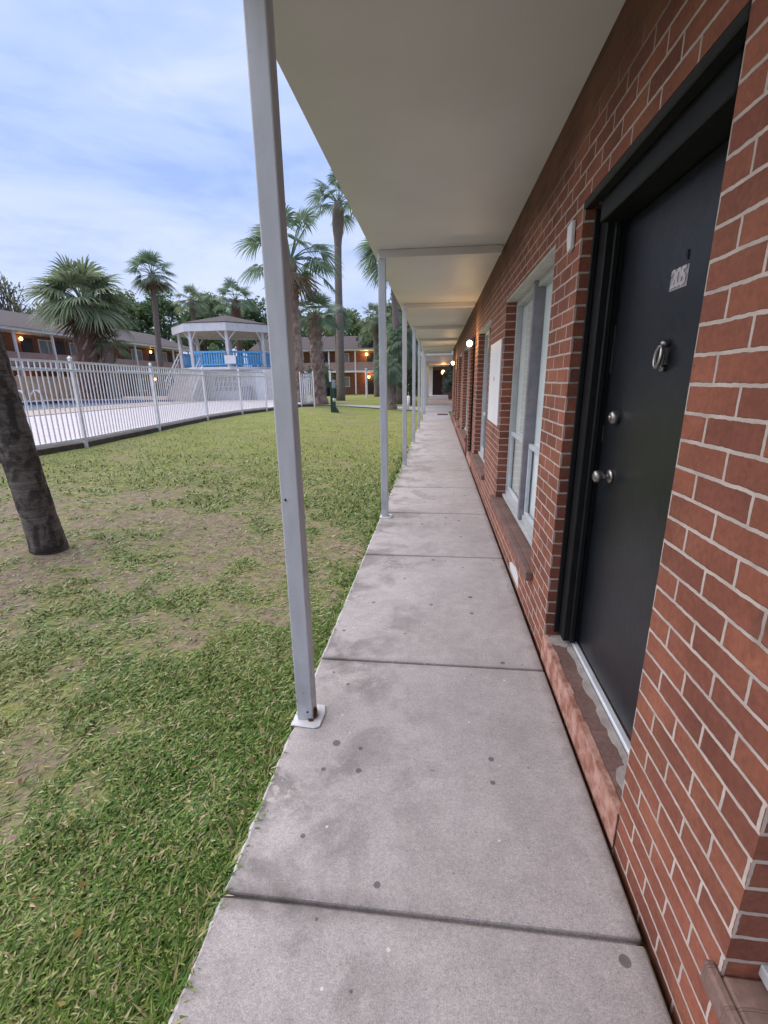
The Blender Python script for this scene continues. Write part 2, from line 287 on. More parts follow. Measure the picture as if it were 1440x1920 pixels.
# ---------------------------------------------------------------- mesh helpers
def tag(o, label=None, cat=None, group=None, kind=None):
    for k, v in (('label', label), ('category', cat), ('group', group), ('kind', kind)):
        if v: o[k] = v
    return o
def empty(name, loc, label, cat, group=None, rz=0):
    o = bpy.data.objects.new(name, None); COL.objects.link(o); o.location = loc; o.rotation_euler = (0, 0, rz); o.empty_display_size = .2
    return tag(o, label, cat, group)
class MB:
    def __init__(s): s.v = []; s.f = []; s.m = []; s.mi = 0
    def add(s, vs, fs):
        n = len(s.v); s.v += [tuple(x) for x in vs]; s.f += [tuple(i+n for i in q) for q in fs]; s.m += [s.mi]*len(fs); return s
    def box(s, x0, y0, z0, x1, y1, z1, R=None):
        vs = [(x, y, z) for z in (z0, z1) for x, y in ((x0, y0), (x1, y0), (x1, y1), (x0, y1))]
        if R is not None: vs = [R @ Vector(q) for q in vs]
        return s.add(vs, [(3, 2, 1, 0), (4, 5, 6, 7), (0, 1, 5, 4), (1, 2, 6, 5), (2, 3, 7, 6), (3, 0, 4, 7)])
    def prism(s, poly, z0, z1):
        n = len(poly); a = [(x, y, z0) for x, y in poly]+[(x, y, z1) for x, y in poly]
        ar = sum(poly[i][0]*poly[(i+1) % n][1]-poly[(i+1) % n][0]*poly[i][1] for i in range(n))
        fs = [tuple(range(n))[::-1], tuple(range(n, 2*n))]+[(i, (i+1) % n, n+(i+1) % n, n+i) for i in range(n)]
        if ar < 0: fs = [f[::-1] for f in fs]
        return s.add(a, fs)
    def tube(s, pts, rads, n=10, caps=True):
        pts = [Vector(p) for p in pts]
        if isinstance(rads, (int, float)): rads = [rads]*len(pts)
        vs = []; pu = None
        for i, p in enumerate(pts):
            d = (pts[min(i+1, len(pts)-1)]-pts[max(i-1, 0)]).normalized()
            if pu is None: pu = d.orthogonal().normalized()
            pu = (pu-d*pu.dot(d)).normalized(); w = d.cross(pu)
            vs += [p+(pu*math.cos(a)+w*math.sin(a))*rads[i] for a in (2*math.pi*k/n for k in range(n))]
        fs = [(i*n+k, i*n+(k+1) % n, (i+1)*n+(k+1) % n, (i+1)*n+k) for i in range(len(pts)-1) for k in range(n)]
        if caps: fs += [tuple(range(n))[::-1], tuple(range((len(pts)-1)*n, len(pts)*n))]
        return s.add(vs, fs)
    def ball(s, c, r, n=12, sc=(1, 1, 1)):
        vs = []; m = n//2
        for i in range(m+1):
            a = math.pi*i/m
            vs += [(c[0]+sc[0]*r*math.sin(a)*math.cos(2*math.pi*k/n), c[1]+sc[1]*r*math.sin(a)*math.sin(2*math.pi*k/n), c[2]+sc[2]*r*math.cos(a)) for k in range(n)]
        return s.add(vs, [(i*n+k, (i+1)*n+k, (i+1)*n+(k+1) % n, i*n+(k+1) % n) for i in range(m) for k in range(n)])
    def build(s, name, mats, parent=None, smooth=False, bevel=0, seg=1):
        me = bpy.data.meshes.new(name); me.from_pydata(s.v, [], s.f)
        for m in (mats if isinstance(mats, (list, tuple)) else [mats]): me.materials.append(m)
        me.polygons.foreach_set('material_index', s.m)
        if smooth: me.polygons.foreach_set('use_smooth', [True]*len(s.f))
        o = bpy.data.objects.new(name, me); COL.objects.link(o)
        if parent: o.parent = parent
        if bevel:
            b = o.modifiers.new('bevel', 'BEVEL'); b.width = bevel; b.segments = seg; b.limit_method = 'ANGLE'
        return o
def npmesh(name, V, Fc, mats, parent=None, mi=None, smooth=False):
    V = np.asarray(V, np.float32); Fc = np.asarray(Fc, np.int32); k = Fc.shape[1]
    me = bpy.data.meshes.new(name); me.vertices.add(len(V)); me.vertices.foreach_set('co', V.ravel())
    me.loops.add(Fc.size); me.loops.foreach_set('vertex_index', Fc.ravel()); me.polygons.add(len(Fc))
    me.polygons.foreach_set('loop_start', np.arange(0, Fc.size, k, dtype=np.int32))
    for m in (mats if isinstance(mats, (list, tuple)) else [mats]): me.materials.append(m)
    if mi is not None: me.polygons.foreach_set('material_index', np.asarray(mi, np.int32))
    if smooth: me.polygons.foreach_set('use_smooth', np.ones(len(Fc), bool))
    me.update(calc_edges=True); me.validate()
    o = bpy.data.objects.new(name, me); COL.objects.link(o)
    if parent: o.parent = parent
    return o
def children(o): return [c for c in bpy.data.objects if c.parent == o]
def dup(o, loc, label=None, parent=None, kids=None):
    kids = kids if kids is not None else children(o)
    c = o.copy(); COL.objects.link(c); c.location = loc
    if label: c['label'] = label
    if parent: c.parent = parent
    for k in kids:
        g = children(k); d = k.copy(); COL.objects.link(d); d.parent = c
        for q in g: e = q.copy(); COL.objects.link(e); e.parent = d
    return c
# value noise
_tab = npr.random((256, 256))
def vn(x, y):
    xi = np.floor(x).astype(int); yi = np.floor(y).astype(int); u = x-xi; v = y-yi; u = u*u*(3-2*u); v = v*v*(3-2*v)
    g = lambda a, b: _tab[a % 256, b % 256]
    return (g(xi, yi)*(1-u)+g(xi+1, yi)*u)*(1-v)+(g(xi, yi+1)*(1-u)+g(xi+1, yi+1)*u)*v
def fbm(x, y, o=4):
    r = 0; a = .5; t = 0
    for i in range(o): r = r+a*vn(x*2**i+17*i, y*2**i+31*i); t += a; a *= .55
    return r/t
ss = lambda a, b, t: (lambda u: u*u*(3-2*u))(np.clip((t-a)/(b-a), 0, 1))
def gz(x, y):
    x = np.asarray(x, float); y = np.asarray(y, float)
    z = -.03+.33*ss(0, 6.3, -.62-x)*(1-ss(24, 34, y))*(1-ss(22, 28, -x))*ss(-30, -10, y)
    z = np.where(x > -.62, -.06, z)
    return z+.035*(fbm(x*.8, y*.8)-.5)*ss(0, 1.2, -.62-x)
def cover(x, y):
    d = np.hypot(x, y)
    c = .5*fbm(x*1.1+5, y*1.1+9, 4)+.5*fbm(x*5.5+3, y*5.5+1, 3)
    band = np.exp(-((y+.15*x-3.1)/1.3)**2)*.06+np.exp(-((y-4.6)/.9)**2)*np.exp(-((x+1.9)/1.4)**2)*.07
    near = ss(2.2, .4, y)*.07
    return np.clip(c-band+near+ss(4.5, 7.5, y)*.16+.09*ss(-1.6, -.8, x)-.10*np.exp(-(np.hypot(x+3.4, y-3.3)/.4)**2), 0, 1)

# ---------------------------------------------------------------- ground, walkway, deck, pool, path
def axis(lo, hi, fine0, fine1, step):
    a = list(np.arange(fine0, fine1, step)); s = step; x = fine1
    while x < hi: a.append(x); s *= 1.35; x += s
    a.append(hi); s = step; x = fine0-step
    while x > lo: a.insert(0, x); s *= 1.35; x -= s
    a.insert(0, lo); return np.array(a)
xs = axis(-900, 900, -9, .2, .12); ys = axis(-900, 1200, -.5, 14, .12)
GX, GY = np.meshgrid(xs, ys); GZ = gz(GX, GY)
nx, ny = len(xs), len(ys); idx = np.arange(nx*ny).reshape(ny, nx)
fc = np.stack([idx[:-1, :-1], idx[:-1, 1:], idx[1:, 1:], idx[1:, :-1]], -1).reshape(-1, 4)
lawn = npmesh('lawn', np.stack([GX, GY, GZ], -1).reshape(-1, 3), fc, LAWN, smooth=True); tag(lawn, kind='structure')
at = lawn.data.attributes.new('cover', 'FLOAT', 'POINT'); at.data.foreach_set('value', cover(GX, GY).ravel().astype(np.float32))
b = MB(); js = [-14., -12.2, -10.4, -8.6, -6.8, -5, -3.6, -2.2, -.35, .96, 2.2, 3.82, 5.2, 6.57, 7.9]+[7.9+1.36*i for i in range(1, 13)]
for i in range(len(js)-1):
    y0, y1 = js[i]+.007, js[i+1]-.007; k = max(2, int((y1-y0)/.035)) if -1 < y0 < 7 else 2
    jx = [rnd.gauss(0, .0022)+(rnd.uniform(.004, .014) if rnd.random() < .05 else 0) for _ in range(k+1)]
    b.prism([(-.624+jx[q], y1+(y0-y1)*q/k) for q in range(k+1)]+[(.594, y0), (.594, y1)], -.25, 0)
b.box(-.61, -14, -.25, .585, js[-1], -.022)
tag(b.build('walkway', CONC, bevel=.008, seg=2), kind='structure')
b = MB(); b.box(-.95, js[-1]+.007, -.25, 3.5, 41, -.005); tag(b.build('far_walkway', PATHM), kind='structure')
FL = [(-7.05, 1.0), (-7.05, 7.45), (-6.98, 8.46), (-7.33, 11.56), (-7.76, 15.08), (-7.78, 18.02), (-7.44, 19.88), (-6.99, 23.7), (-6.47, 24.3)]
b = MB(); dl = [(x-.10, y) for x, y in FL]
b.prism(dl+[(-8.6, 26.5), (-10.5, 30.3), (-10.2, 36), (-14.5, 36), (-14.5, 1)], -.3, .45); b.mi = 1
b.prism([(-14.5, 1), (-14.5, 27.5), (-17.6, 27.5), (-17.6, 1)], -.3, .478); b.prism([(-24.2, 27.5), (-14.9, 27.5), (-14.9, 36), (-28, 36), (-28, 27.5)], -.3, .60)
b.prism([(-24.2, 1), (-24.2, 27.499), (-28, 27.499), (-28, 1)], -.3, .598)
tag(b.build('pool_deck', [DECKM, DECKB]), kind='structure')
b = MB(); b.box(-24.1, 1, .2, -17.6, 27.4, .43); tag(b.build('pool_water', WATER), kind='structure')
b = MB(); b.box(-24.2, 1, .30, -24.06, 27.42, .602); b.box(-24.05, 27.38, .30, -16.2, 27.497, .604); tag(b.build('pool_tile_edge', TILE), kind='structure')
b = MB()
for i in range(len(dl)-1):
    (x0, y0), (x1, y1) = dl[i], dl[i+1]
    b.prism([(x0+.02, y0), (x0+.08, y0), (x1+.08, y1), (x1+.02, y1)], -.3, .40)
tag(b.build('retaining_wall', RETW), 'dark low retaining wall under the white pool fence', 'retaining wall')
b = MB(); PA = [(-9.4, 33.4), (-5.23, 29.6), (-3.24, 28.6), (-1.24, 27.77), (-.7, 27.5)]; PB = [(-6.8, 25.6), (-4.6, 25.4), (-2.8, 25.2), (-1.1, 25.0), (-.7, 25.0)]
PA = [(-8.0, 29.6), (-5.23, 28.6), (-3.24, 28.6), (-1.24, 28.3), (-.7, 28.2)]
N = 24
def lerp(P, t):
    t *= len(P)-1; i = min(int(t), len(P)-2); u = t-i; return tuple(P[i][k]*(1-u)+P[i+1][k]*u for k in (0, 1))
vs = []
for i in range(N+1):
    for P in (PA, PB): x, y = lerp(P, i/N); vs.append((x, y, float(gz(x, y))+.03))
b.add(vs, [(2*i, 2*i+1, 2*i+3, 2*i+2) for i in range(N)]); tag(b.build('path', PATHM), kind='structure')

# ---------------------------------------------------------------- grass
def grass(name, n, dmin, dmax, mat, L, Wd, seed, fade0=3.0, ymin=-3, edge=False):
    r = np.random.default_rng(seed)
    d = np.exp(r.uniform(np.log(dmin), np.log(dmax), n*4)); a = r.uniform(math.radians(-2), math.radians(108), n*4)
    x = -d*np.sin(a); y = d*np.cos(a)
    if edge: x = -.634-np.abs(r.normal(0, .022, n*4)); y = np.exp(r.uniform(np.log(.45), np.log(11), n*4)); d = np.hypot(x, y)
    nx_ = np.interp(y, [p[1] for p in FL], [p[0] for p in FL])
    c = cover(x, y); ok = (x < -.632) & (x > nx_+.12) & (r.random(n*4) < 1-.9*ss(fade0, dmax, d)) & (y > ymin) & (r.random(n*4) < ss(.40, .60, c)*.86+.14) & (np.hypot(x+3.42, y-3.45) > .2)
    x, y, c, d = x[ok][:n], y[ok][:n], c[ok][:n], d[ok][:n]; n = len(x)
    z = gz(x, y); sc = np.clip(d/3.0, .8, 3.2)
    ln = L*r.uniform(.5, 1.25, n)*(.6+.7*c)*(.75+.25*sc); w = Wd*r.uniform(.6, 1.3, n)*sc
    az = r.uniform(0, 2*np.pi, n); el = np.radians(r.uniform(8, 62, n))*(.55+.45*ss(.35, .65, c))
    dx, dy = np.cos(az), np.sin(az); sx_, sy_ = -dy, dx
    def P(t, wd, droop):
        h = ln*t*np.cos(el); v = ln*t*np.sin(el)-droop*ln*t*t
        cx, cy, cz = x+dx*h, y+dy*h, z+np.maximum(v, .004)-.003
        return np.stack([cx-sx_*w*wd, cy-sy_*w*wd, cz], -1), np.stack([cx+sx_*w*wd, cy+sy_*w*wd, cz+.0015], -1)
    dr = r.uniform(.1, .5, n)
    a0, a1 = P(0, .35, dr); b0, b1 = P(.5, .5, dr); c0, _ = P(1., 0, dr)
    V = np.stack([a0, a1, b0, b1, c0], 1).reshape(-1, 3); o = (np.arange(n)*5)[:, None]
    T = np.concatenate([o+np.array([[0, 1, 3]]), o+np.array([[0, 3, 2]]), o+np.array([[2, 3, 4]])], 0)
    return tag(npmesh(name, V, T, mat), kind='stuff')
tag(grass('grass', 205000, .7, 9.5, GRASS, .054, .0074, 3), 'patchy green lawn grass with bare brown gaps beside the walkway', 'grass')
tag(grass('far_grass', 75000, 4.5, 26, FARGRASS, .040, .0032, 5, 9), 'pale green lawn grass below the white pool fence', 'grass')
tag(grass('edge_grass', 5000, .5, 12, GRASS, .085, .0075, 9, 11, edge=True), 'taller green grass fringe growing along the walkway edge', 'grass')
# leaf litter on the lawn
def litter():
    n = 170; d = np.exp(npr.uniform(np.log(.9), np.log(8), n)); a = npr.uniform(0, 1.1, n); x = -d*np.sin(a); y = d*np.cos(a); ok = x < -.7; x, y = x[ok], y[ok]; n = len(x)
    z = gz(x, y)+npr.uniform(.012, .04, n); az = npr.uniform(0, 6.28, n); l = npr.uniform(.006, .018, n); w = l*.55
    cx, cy = np.cos(az), np.sin(az); t = npr.uniform(-.012, .012, n)
    V = np.stack([np.stack([x-cx*l, y-cy*l, z], -1), np.stack([x-cy*w, y+cx*w, z+t], -1), np.stack([x+cx*l, y+cy*l, z+.004], -1), np.stack([x+cy*w, y-cx*w, z-t], -1)], 1).reshape(-1, 3)
    m = mat_leafy('fallen_leaf', [(0., (.20, .10, .05)), (.5, (.32, .20, .10)), (.8, (.42, .33, .10)), (1., (.5, .42, .36))], .7)
    tag(npmesh('fallen_leaves', V, np.arange(n*4).reshape(-1, 4), m), 'small dry brown and yellow leaves scattered on the lawn', 'leaves', kind='stuff')
litter()
def crumbs():
    n = 90; x = npr.uniform(-.6, .58, n); x = np.where(npr.random(n) < .45, .585-np.abs(npr.normal(0, .05, n)), x); y = npr.uniform(.5, 9, n); l = npr.uniform(.0025, .010, n); az = npr.uniform(0, 6.28, n); cx, cy = np.cos(az), np.sin(az); w = l*npr.uniform(.3, .8, n); z = np.full(n, .0025)
    V = np.stack([np.stack([x-cx*l, y-cy*l, z], -1), np.stack([x-cy*w, y+cx*w, z+.003], -1), np.stack([x+cx*l, y+cy*l, z+.002], -1), np.stack([x+cy*w, y-cx*w, z], -1)], 1).reshape(-1, 3)
    m = mat_leafy('crumb', [(0., (.05, .03, .02)), (.6, (.16, .09, .05)), (.9, (.3, .24, .16)), (1., (.6, .58, .55))], .8)
    tag(npmesh('leaf_crumbs', V, np.arange(n*4).reshape(-1, 4), m), 'tiny dry leaf crumbs and grit on the concrete walkway', 'debris', kind='stuff')
crumbs()

# ---------------------------------------------------------------- the near motel building
XW = .618
near = empty('motel_building', (XW, 6, 0), 'red brick motel with black door, white canopy ceiling and posts along the walkway', 'building')
near.location = (0, 0, 0)
OPEN = [('w', -1.15, .735, .30, 2.2), ('d', 1.25, 2.35, .13, 2.235), ('w', 2.84, 4.70, .345, 2.2), ('w', 5.93, 7.66, .345, 2.2), ('d', 8.22, 9.32, .13, 2.235),
        ('w', 9.83, 11.7, .345, 2.2), ('w', 12.75, 14.55, .345, 2.2), ('d', 15.1, 16.2, .13, 2.235), ('w', 16.75, 18.6, .345, 2.2)]
b = MB(); y = -14.; YE = 19.9; TH = .26
for k, a, c, z0, z1 in OPEN:
    b.box(XW, y, -.2, XW+TH, a, 2.80); b.box(XW, a, z1, XW+TH, c, 2.80); b.box(XW, a, -.2, XW+TH, c, z0-.075); y = c
b.box(XW, y, -.2, XW+TH, YE, 2.80)
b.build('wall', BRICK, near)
b = MB(); b.box(XW+TH, YE-.25, -.2, 8, YE, 5.5); b.box(XW, -14.2, -.2, 8, -14.001, 5.5); b.box(7.8, -14, -.2, 8.05, YE-.26, 5.5); b.box(XW+.01, -14, 2.93, XW+TH, YE-.26, 5.5)
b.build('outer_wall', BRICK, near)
b = MB(); b.box(-.9, -14.6, 5.5, 8.6, YE+.5, 5.62); b.add([(-.9, -14.6, 5.62), (8.6, -14.6, 5.62), (8.6, YE+.5, 5.62), (-.9, YE+.5, 5.62), (3.9, -11, 7.1), (3.9, YE-3, 7.1)], [(0, 1, 4), (1, 2, 5, 4), (2, 3, 5), (3, 0, 4, 5)])
b.build('roof', ROOF, near)
b = MB(); b.box(XW+.9, -13.9, -.2, XW+.95, YE-.3, 2.75); b.build('inner_wall', M('room_wall', (.3, .28, .25), (.25, .23, .21), 3, .9), near)
# canopy slab: ceiling over the walkway
b = MB(); b.box(-.665, -13.9, 2.74, XW-.002, 21.85, 2.93); b.build('canopy_slab', CEIL, near)
PY = [1.70+3.295*i for i in range(-4, 7)]
b = MB(); b.box(-.03, 0, -.001, .003, 0, 0)
for i, py in enumerate(PY):
    b2 = MB(); b2.box(-.60, py-.012, 2.668, XW-.03, py+.10, 2.739); b2.build('beam', CEIL, near, bevel=.004)
b = MB(); b.tube([(-.40, 1.705, 2.70), (-.40, 1.683, 2.70)], .016, 12); b.build('bolt_hole', BLACK, near)
b = MB(); b.box(-.611, 0, .008, -.536, .075, 2.72); post0 = b.build('post', POSTM, near, bevel=.006, seg=2); post0.location = (0, PY[0], 0)
b = MB(); vs = []
poly = [(-.632, -.035), (-.52, -.042), (-.497, -.03), (-.492, .06), (-.505, .112), (-.60, .118), (-.63, .10)]
b.prism(poly, .0005, .009); bp = b.build('base_plate', WHITE, post0, bevel=.004)
for py in PY[1:]:
    p = post0.copy(); COL.objects.link(p); p.location = (0, py, 0); p.parent = near
    q = bp.copy(); COL.objects.link(q); q.parent = p
    if abs(py-1.70) < .01:
        r = MB(); r.ball((-.532, .028, .032), .016, 8, (.6, 1.2, 1.7)); r.ball((-.548, -.003, .014), .008, 8, (1.6, .8, 1)); r.build('rust_patch', RUST, p, True)
        for bb in ((-.560, -.0025, .055), (-.590, -.0025, 1.05)): r = MB(); r.ball(bb, .005, 8, (1, .5, 1)); r.build('bolt', BLACK, p)
# paint patch on the wall foot under the window
b = MB(); pts = [(3.18, .015), (3.55, .012), (3.60, .05), (3.50, .095), (3.32, .12), (3.2, .10)]
b.add([(XW-.003, y, z) for y, z in pts]+[(XW+.001, y, z) for y, z in pts], [tuple(range(6))[::-1]]+[(i, (i+1) % 6, 6+(i+1) % 6, 6+i) for i in range(6)]); b.build('paint_patch', WHITE, near)
def window(a, c, z0, z1, far=False):
    mid = (a+c)/2; X0 = .715; t = .042
    b = MB()
    b.box(X0, a, z0+.03, X0+.06, a+t, z1-.012); b.box(X0, c-t, z0+.03, X0+.06, c, z1-.012)
    b.box(X0, a+t, z1-.055, X0+.06, c-t, z1-.012); b.box(X0-.03, a, z0-.0, X0+.06, c, z0+.03); b.box(X0, a+t, z0+.03, X0+.05, c-t, z0+.075)
    w = b.build('window', ALU, near, bevel=.003)
    b = MB(); b.box(X0-.028, mid-.028, z0+.031, X0+.055, mid+.028, z1-.013); b.build('mullion', MULL, w, bevel=.004)
    zr = z0+.645
    for p0, p1 in ((a+t, mid-.032), (mid+.032, c-t)):
        b = MB(); b.box(X0+.012, p0, zr-.018, X0+.045, p1, zr+.018); b.box(X0+.012, p0, z0+.076, X0+.042, p0+.022, zr-.019); b.box(X0+.012, p1-.022, z0+.076, X0+.042, p1, zr-.019)
        b.box(X0+.012, p0+.023, z0+.076, X0+.040, p1-.023, z0+.11); b.build('sash', ALUL, w, bevel=.003)
        b = MB(); b.box(X0+.048, p0, zr+.018, X0+.052, p1, z1-.056); b.box(X0+.024, p0+.022, z0+.11, X0+.028, p1-.022, zr-.018); b.build('pane', GLASS, w)
        b = MB(); k = 0; yy = p0+.005; nearbay = p0 < mid
        while yy < p1-.02:
            b.box(X0+.056, yy, z0+.05, X0+.060, yy+.078, z1-.02, Matrix.Translation((X0+.058, yy+.04, 0)) @ Matrix.Rotation(.06, 4, 'Z') @ Matrix.Translation((-X0-.058, -yy-.04, 0))); yy += .080
        b.build('blind', BLIND2 if nearbay else BLIND, w)
    b = MB(); b.box(XW+.004, a+.002, z1-.014, X0+.055, c-.002, z1-.002); b.build('lintel', LINT, near)
    b = MB(); e = .075
    vs = [(.572, z0-.072), (.72, z0-.073), (.72, z0-.001), (.572, z0-.010)]
    A = a-.10; C2 = c+.10
    c1 = c+.025 if a < 0 else c+.10; b.box(.572 if a > 0 else .594, a-.10, z0-.072, XW-.0005, c1, z0-.012); b.box(XW-.0005, a+.002, z0-.072, .775, c-.002, z0-.012)
    b.build('sill', BRICK_SILL, near, bevel=.006)
for k, a, c, z0, z1 in OPEN:
    if k == 'w': window(a, c, z0, z1)
def door(a, c, z0, z1, right_hinge, main):
    b = MB(); X0, X1 = .69, .80; j = .098
    b.box(X0, c-j, z0+.02, X1, c, z1); b.box(X0, a, z0+.02, X1, a+j, z1); b.box(X0-.03, a+j, z1-.115, X1, c-j, z1)
    b.box(X0+.03, c-j-.018, z0+.02, X1-.055, c-j, z1-.075); b.box(X0+.03, a+j, z0+.02, X1-.055, a+j+.018, z1-.075)
    b.box(XW-.003, a+.001, z1-.035, X0-.031, c-.001, z1-.002); b.box(XW+.045, c-.012, z0+.02, X0-.001, c-.0015, z1-.036)
    b.build('door_frame', BLACK, near, bevel=.004)
    b = MB(); b.box(.768, a+j+.003, z0+.028, .812, c-j-.003, z1-.12); d = b.build('door', DOORM, near, bevel=.002)
    yk = (c-j-.06) if right_hinge else (a+j+.06)
    if main: yk = 2.085
    b = MB()                                                     # knob: rose, neck, knob
    b.tube([(.768, yk, 1.08), (.760, yk, 1.08), (.755, yk, 1.08)], [.032, .031, .018], 20); b.tube([(.757, yk, 1.08), (.728, yk, 1.08)], .011, 14)
    b.tube([(.735, yk, 1.08), (.728, yk, 1.08), (.715, yk, 1.08), (.700, yk, 1.08), (.694, yk, 1.08)], [.012, .024, .028, .025, .014], 20); b.build('knob', STEEL, d, True)
    b = MB(); b.tube([(.768, yk+.005, 1.335), (.745, yk+.005, 1.335), (.738, yk+.005, 1.335)], [.031, .028, .022], 20); b.tube([(.740, yk+.005, 1.335), (.732, yk+.005, 1.335)], .012, 12); b.build('deadbolt', STEEL, d, True)
    for q0, q1 in ((1.21, 1.29), (1.52, 1.72)):
        b = MB(); b.box(.7665, c-j-.012, q0, .768, c-j-.004, q1); b.build('edge_strip', STEEL, d)
    b = MB()
    b.box(.738, a+.004, z0-.002, .768, c-.004, z0+.018); b.build('threshold', ALUL, near, bevel=.005)
    b = MB(); b.box(XW-.004, a-.004, -.03, .80, c+.004, z0-.004); s = b.build('door_sill', BRICK_SILL, near, bevel=.008, seg=2)
    b = MB(); rr = random.Random(3); n = 13
    for i in range(n):
        y0 = a-.006+(c-a+.012)*i/n; y1 = a-.006+(c-a+.012)*(i+1)/n; w = rr.uniform(.016, .024)
        b.box(XW-.007, y0, -.02, XW-.0042, y1, z0-.003); b.box(XW-.0065, y0, z0-.004, XW+w, y1, z0-.0015)
    b.build('sill_paint', PEACH, near)
    if not main: return
    b = MB()                                                     # mortar smears on the sill
    def blob(cx, cy, rx, ry, z):
        n = 14; pts = [(cx+rx*math.cos(6.283*k/n)*rr.uniform(.7, 1.15), cy+ry*math.sin(6.283*k/n)*rr.uniform(.8, 1.15)) for k in range(n)]; b.prism([(min(max(x, XW+.004), .737), min(max(y, a+.002), c-.002)) for x, y in pts], z0-.005, z)
    for i in range(11): blob(.728, a+.05+(c-a-.1)*i/10, rr.uniform(.015, .032), .09, z0-.0012+.0003*i/11)
    blob(.69, c-.06, .06, .06, z0+.0005); blob(.70, a+.1, .05, .09, z0+.0002)
    b.build('mortar_smear', M('mortar', (.42, .38, .35), (.31, .27, .25), 14, .9, .4), s)
    # knocker: mounting boss, ring body, striker
    yk, zk = 1.729, 1.565
    b = MB(); b.tube([(.768, yk, zk+.042), (.752, yk, zk+.042), (.744, yk, zk+.042)], [.014, .012, .006], 14)
    ring = [(.748-.010*math.sin(a_/2), yk+.021*math.sin(a_), zk+.0+.034*math.cos(a_)) for a_ in (2*math.pi*i/28 for i in range(29))]
    b.tube(ring, .0065, 8); b.tube([(.768, yk, zk-.038), (.752, yk, zk-.038)], [.012, .010], 12)
    b.ball((.752, yk, zk-.004), .022, 14, (.35, .9, 1.4)); b.build('knocker', STEEL, d, True)
    b = MB(); b.tube([(.7685, 1.687, 1.868), (.7655, 1.687, 1.868)], .009, 14); b.tube([(.7685, 1.685, 1.877), (.7670, 1.680, 1.85)], [.007, .003], 8); b.build('peephole', BLACK, d)
    cu = bpy.data.curves.new('number', 'FONT'); cu.body = '205'; cu.size = .076; cu.extrude = .0022; cu.align_x = 'CENTER'; cu.align_y = 'CENTER'; cu.offset = .0022; cu.space_character = .84
    to = bpy.data.objects.new('tmp', cu); COL.objects.link(to)
    me = bpy.data.meshes.new_from_object(to.evaluated_get(bpy.context.evaluated_depsgraph_get())); bpy.data.objects.remove(to)
    me.materials.clear(); me.materials.append(M('number_metal', (.55, .51, .53), (.44, .41, .43), 40, .4)); nb = bpy.data.objects.new('door_number', me); COL.objects.link(nb)
    me.transform(Matrix.Translation((.7655, 1.719, 1.804)) @ Matrix(((0, 0, -1, 0), (-1, 0, 0, 0), (0, 1, 0, 0), (0, 0, 0, 1)))); nb.parent = d
    b = MB(); b.box(.7662, 1.664, 1.772, .7679, 1.776, 1.836); b.build('number_plate', M('plate_grey', (.36, .335, .35), (.28, .26, .28), 30, .5), d, bevel=.001)
for i, (k, a, c, z0, z1) in enumerate(OPEN):
    if k == 'd': door(a, c, z0, z1, a < 5 or a > 12, a < 2)
# things on the wall
b = MB(); b.box(XW-.018, 4.765, 1.05, XW-.001, 5.66, 1.88); wb = b.build('wall_board', SIGNW, bevel=.003)
tag(wb, 'blank white board mounted on the brick between two windows', 'board')
b = MB(); b.box(XW-.022, 5.18, 1.49, XW-.0185, 5.21, 1.53); b.build('latch', STEEL, wb)
b = MB(); b.prism([(2.45, 2.08), (2.50, 2.07), (2.525, 2.13), (2.53, 2.19), (2.455, 2.195)], -.0, .02)
pl = b.build('wall_plate', [SIGNW], bevel=.004); pl.matrix_world = Matrix(((0, 0, -1, XW-.002), (1, 0, 0, 0), (0, 1, 0, 0), (0, 0, 0, 1)))
tag(pl, 'small broken white plate on the brick left of the black door', 'plate')
def lamp(loc, label, group='lit wall lamps', s=1, m=None, power=6, off=(0, 0), col=(1, .62, .25)):
    e = empty('wall_lamp', loc, label, 'lamp', group)
    b = MB(); b.box(-.035*s+off[0], -.05*s+off[1], -.05*s, .035*s+off[0], .05*s+off[1], .12*s); b.build('bracket', BLACK, e, bevel=.005)
    b = MB(); b.ball((0, 0, 0), .085*s, 14, (1, 1, 1.15)); b.build('globe', m or LAMPM, e, True)
    if power:
        l = bpy.data.lights.new('lamp_light', 'POINT'); l.energy = power; l.color = col; l.shadow_soft_size = .09*s
        o = bpy.data.objects.new('lamp_light', l); COL.objects.link(o); o.parent = e; o.location = (-.17*s-abs(off[0])*.0, 0, 0) if off[0] else (0, -.2*s, 0)
    return e
lamp((.505, 8.0, 2.075), 'large glowing globe lamp on the brick, nearest lit lamp under the canopy', s=.52, off=(.075, 0), power=2.5)
lamp((.505, 16.5, 2.075), 'glowing globe lamp on the brick, second lit lamp along the walkway', s=.62, off=(.075, 0), power=3)
b = MB(); b.box(.02, 21.4, .0, .50, 22.1, .02); tag(b.build('doormat', MATM, bevel=.004), 'flat brown doormat lying on the far end of the walkway', 'doormat')
b = MB(); b.tube([(.606, 9.55, 0), (.606, 9.55, .42)], .016, 8); tag(b.build('drain_pipe', REDTR), 'short dark red pipe standing against the brick wall foot', 'pipe')

